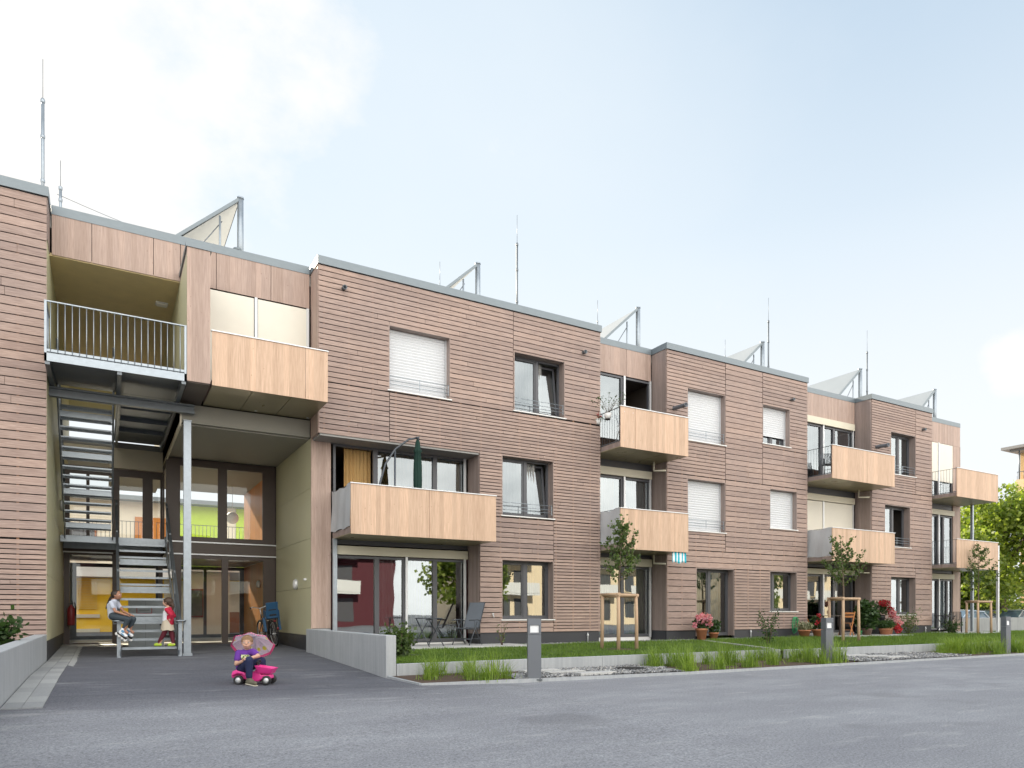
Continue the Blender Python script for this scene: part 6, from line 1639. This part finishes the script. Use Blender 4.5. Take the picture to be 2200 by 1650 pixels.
c_.ell(P3(-.16,.245,0),(.10,.115,.07)); remesh(c_,'trousers',plain('navy_trousers',(.012,.018,.065),.85,0,.12,16),boy,.0065,3)
sh_=plain('grey_brown_shoe',(.11,.10,.07),.7,0,.3,30)
for a,k_,n_ in leg:
    b=MB(); e_=n_+P3(.105,-.085,-.05); b.cone(n_+P3(-.012,-.065,0),e_,.042,.034); b.cone(n_+P3(.0,-.03,0),n_+P3(.05,-.06,-.02),.042,.034); so_=remesh(b,'shoe',sh_,boy,.0065,2)
    MB().obox((n_+P3(-.012,-.095,0)+e_+P3(0,-.03,0))/2,(e_-n_+P3(.012,.065,0))*.72,Vector((.012,.032,0)),Vector((0,0,.007))).build('sole',M['cream'],so_)
# child's umbrella
m,nt,b=newmat('printed_umbrella_cloth'); v=coords(nt,(1,1,1))
vo=nt.nodes.new('ShaderNodeTexVoronoi'); vo.inputs['Scale'].default_value=75; nt.links.new(v,vo.inputs['Vector'])
c=mix(nt,ramp(nt,vo.outputs['Distance'],[(.26,1.0),(.36,0.0)]),(.88,.72,.82),(.60,.40,.60))
vo2=nt.nodes.new('ShaderNodeTexVoronoi'); vo2.inputs['Scale'].default_value=9; nt.links.new(v,vo2.inputs['Vector'])
blob=ramp(nt,vo2.outputs['Distance'],[(.30,1.0),(.34,0.0)])
sc_=nt.nodes.new('ShaderNodeSeparateColor'); nt.links.new(vo2.outputs['Color'],sc_.inputs[0])
pc=ramp(nt,sc_.outputs[0],[(.0,(.85,.72,.1)),(.35,(.85,.72,.1)),(.36,(.86,.45,.6)),(.7,(.75,.7,.8))])
c=mix(nt,math_(nt,'MULTIPLY',blob,ramp(nt,sc_.outputs[1],[(.55,0.0),(.56,1.0)])),c,pc)
nt.links.new(c,b.inputs['Base Color']); b.inputs['Roughness'].default_value=.6
tl=nt.nodes.new('ShaderNodeBsdfTranslucent'); nt.links.new(c,tl.inputs[0]); mx=nt.nodes.new('ShaderNodeMixShader'); mx.inputs[0].default_value=.45
out=[n for n in nt.nodes if n.type=='OUTPUT_MATERIAL'][0]; nt.links.new(b.outputs[0],mx.inputs[1]); nt.links.new(tl.outputs[0],mx.inputs[2]); nt.links.new(mx.outputs[0],out.inputs[0])
t=empty('child_umbrella','open child umbrella with lilac print and pink hem behind the boy','umbrella',T0,ANG)
apex=Vector((-.13,.42,.70)); hold=Vector((-.02,-.15,.37)); ax=(apex-hold).normalized()
ax=Vector((-.10,.62,.78)).normalized(); apex=Vector((-.105,.30,.70))
e1=ax.cross(Vector((0,0,1))).normalized(); e2=e1.cross(ax)
RU=.305; DP=.13; nv=8
def upt(a,s):   # s 0 centre .. 1 rim
    k=abs(((a/(2*PI/nv))%1)-.5)*2       # 1 at ribs
    rr=RU*s*(math.cos(PI/nv)/math.cos((1-k)*0+ (a%(2*PI/nv))-PI/nv))
    d=DP*s**2
    return apex+e1*rr*math.cos(a)+e2*rr*math.sin(a)-ax*(d+.02*(1-k)*s)
mb=MB(); vs=[]; na=64; ns=8
for j in range(ns+1):
    for i in range(na): vs.append(upt(2*PI*i/na,max(.01,j/ns)))
mb.add(vs,[(j*na+i,j*na+(i+1)%na,(j+1)*na+(i+1)%na,(j+1)*na+i) for j in range(ns) for i in range(na)],smooth=True); mb.build('canopy',m,t)
hem=plain('pink_hem',(.80,.10,.28),.6); mb=MB(); vs=[]
for s in (1.0,1.09):
    for i in range(na*3):
        a=2*PI*i/(na*3); p_=upt(a,s); vs.append(p_+ax*(.012*math.sin(i*1.9) if s>1 else 0))
nn=na*3; mb.add(vs,[(i,(i+1)%nn,nn+(i+1)%nn,nn+i) for i in range(nn)],smooth=True); mb.build('hem',hem,t)
sf_=MB(); sf_.tube([apex+ax*.05,hold],.005,6); sf_.build('shaft',M['alu'],t)
for k in range(nv):
    a=2*PI*k/nv; MB().tube([upt(a,s)-ax*.004 for s in (.02,.35,.7,1.0)],.003,4).build('rib',M['alu'],t)
MB().tube([hold,hold-ax*.05,hold-ax*.08+Vector((.02,0,-.01)),hold-ax*.06+Vector((.04,0,-.02))],.009,8).build('handle',hem,t)
bpy.context.view_layer.update()
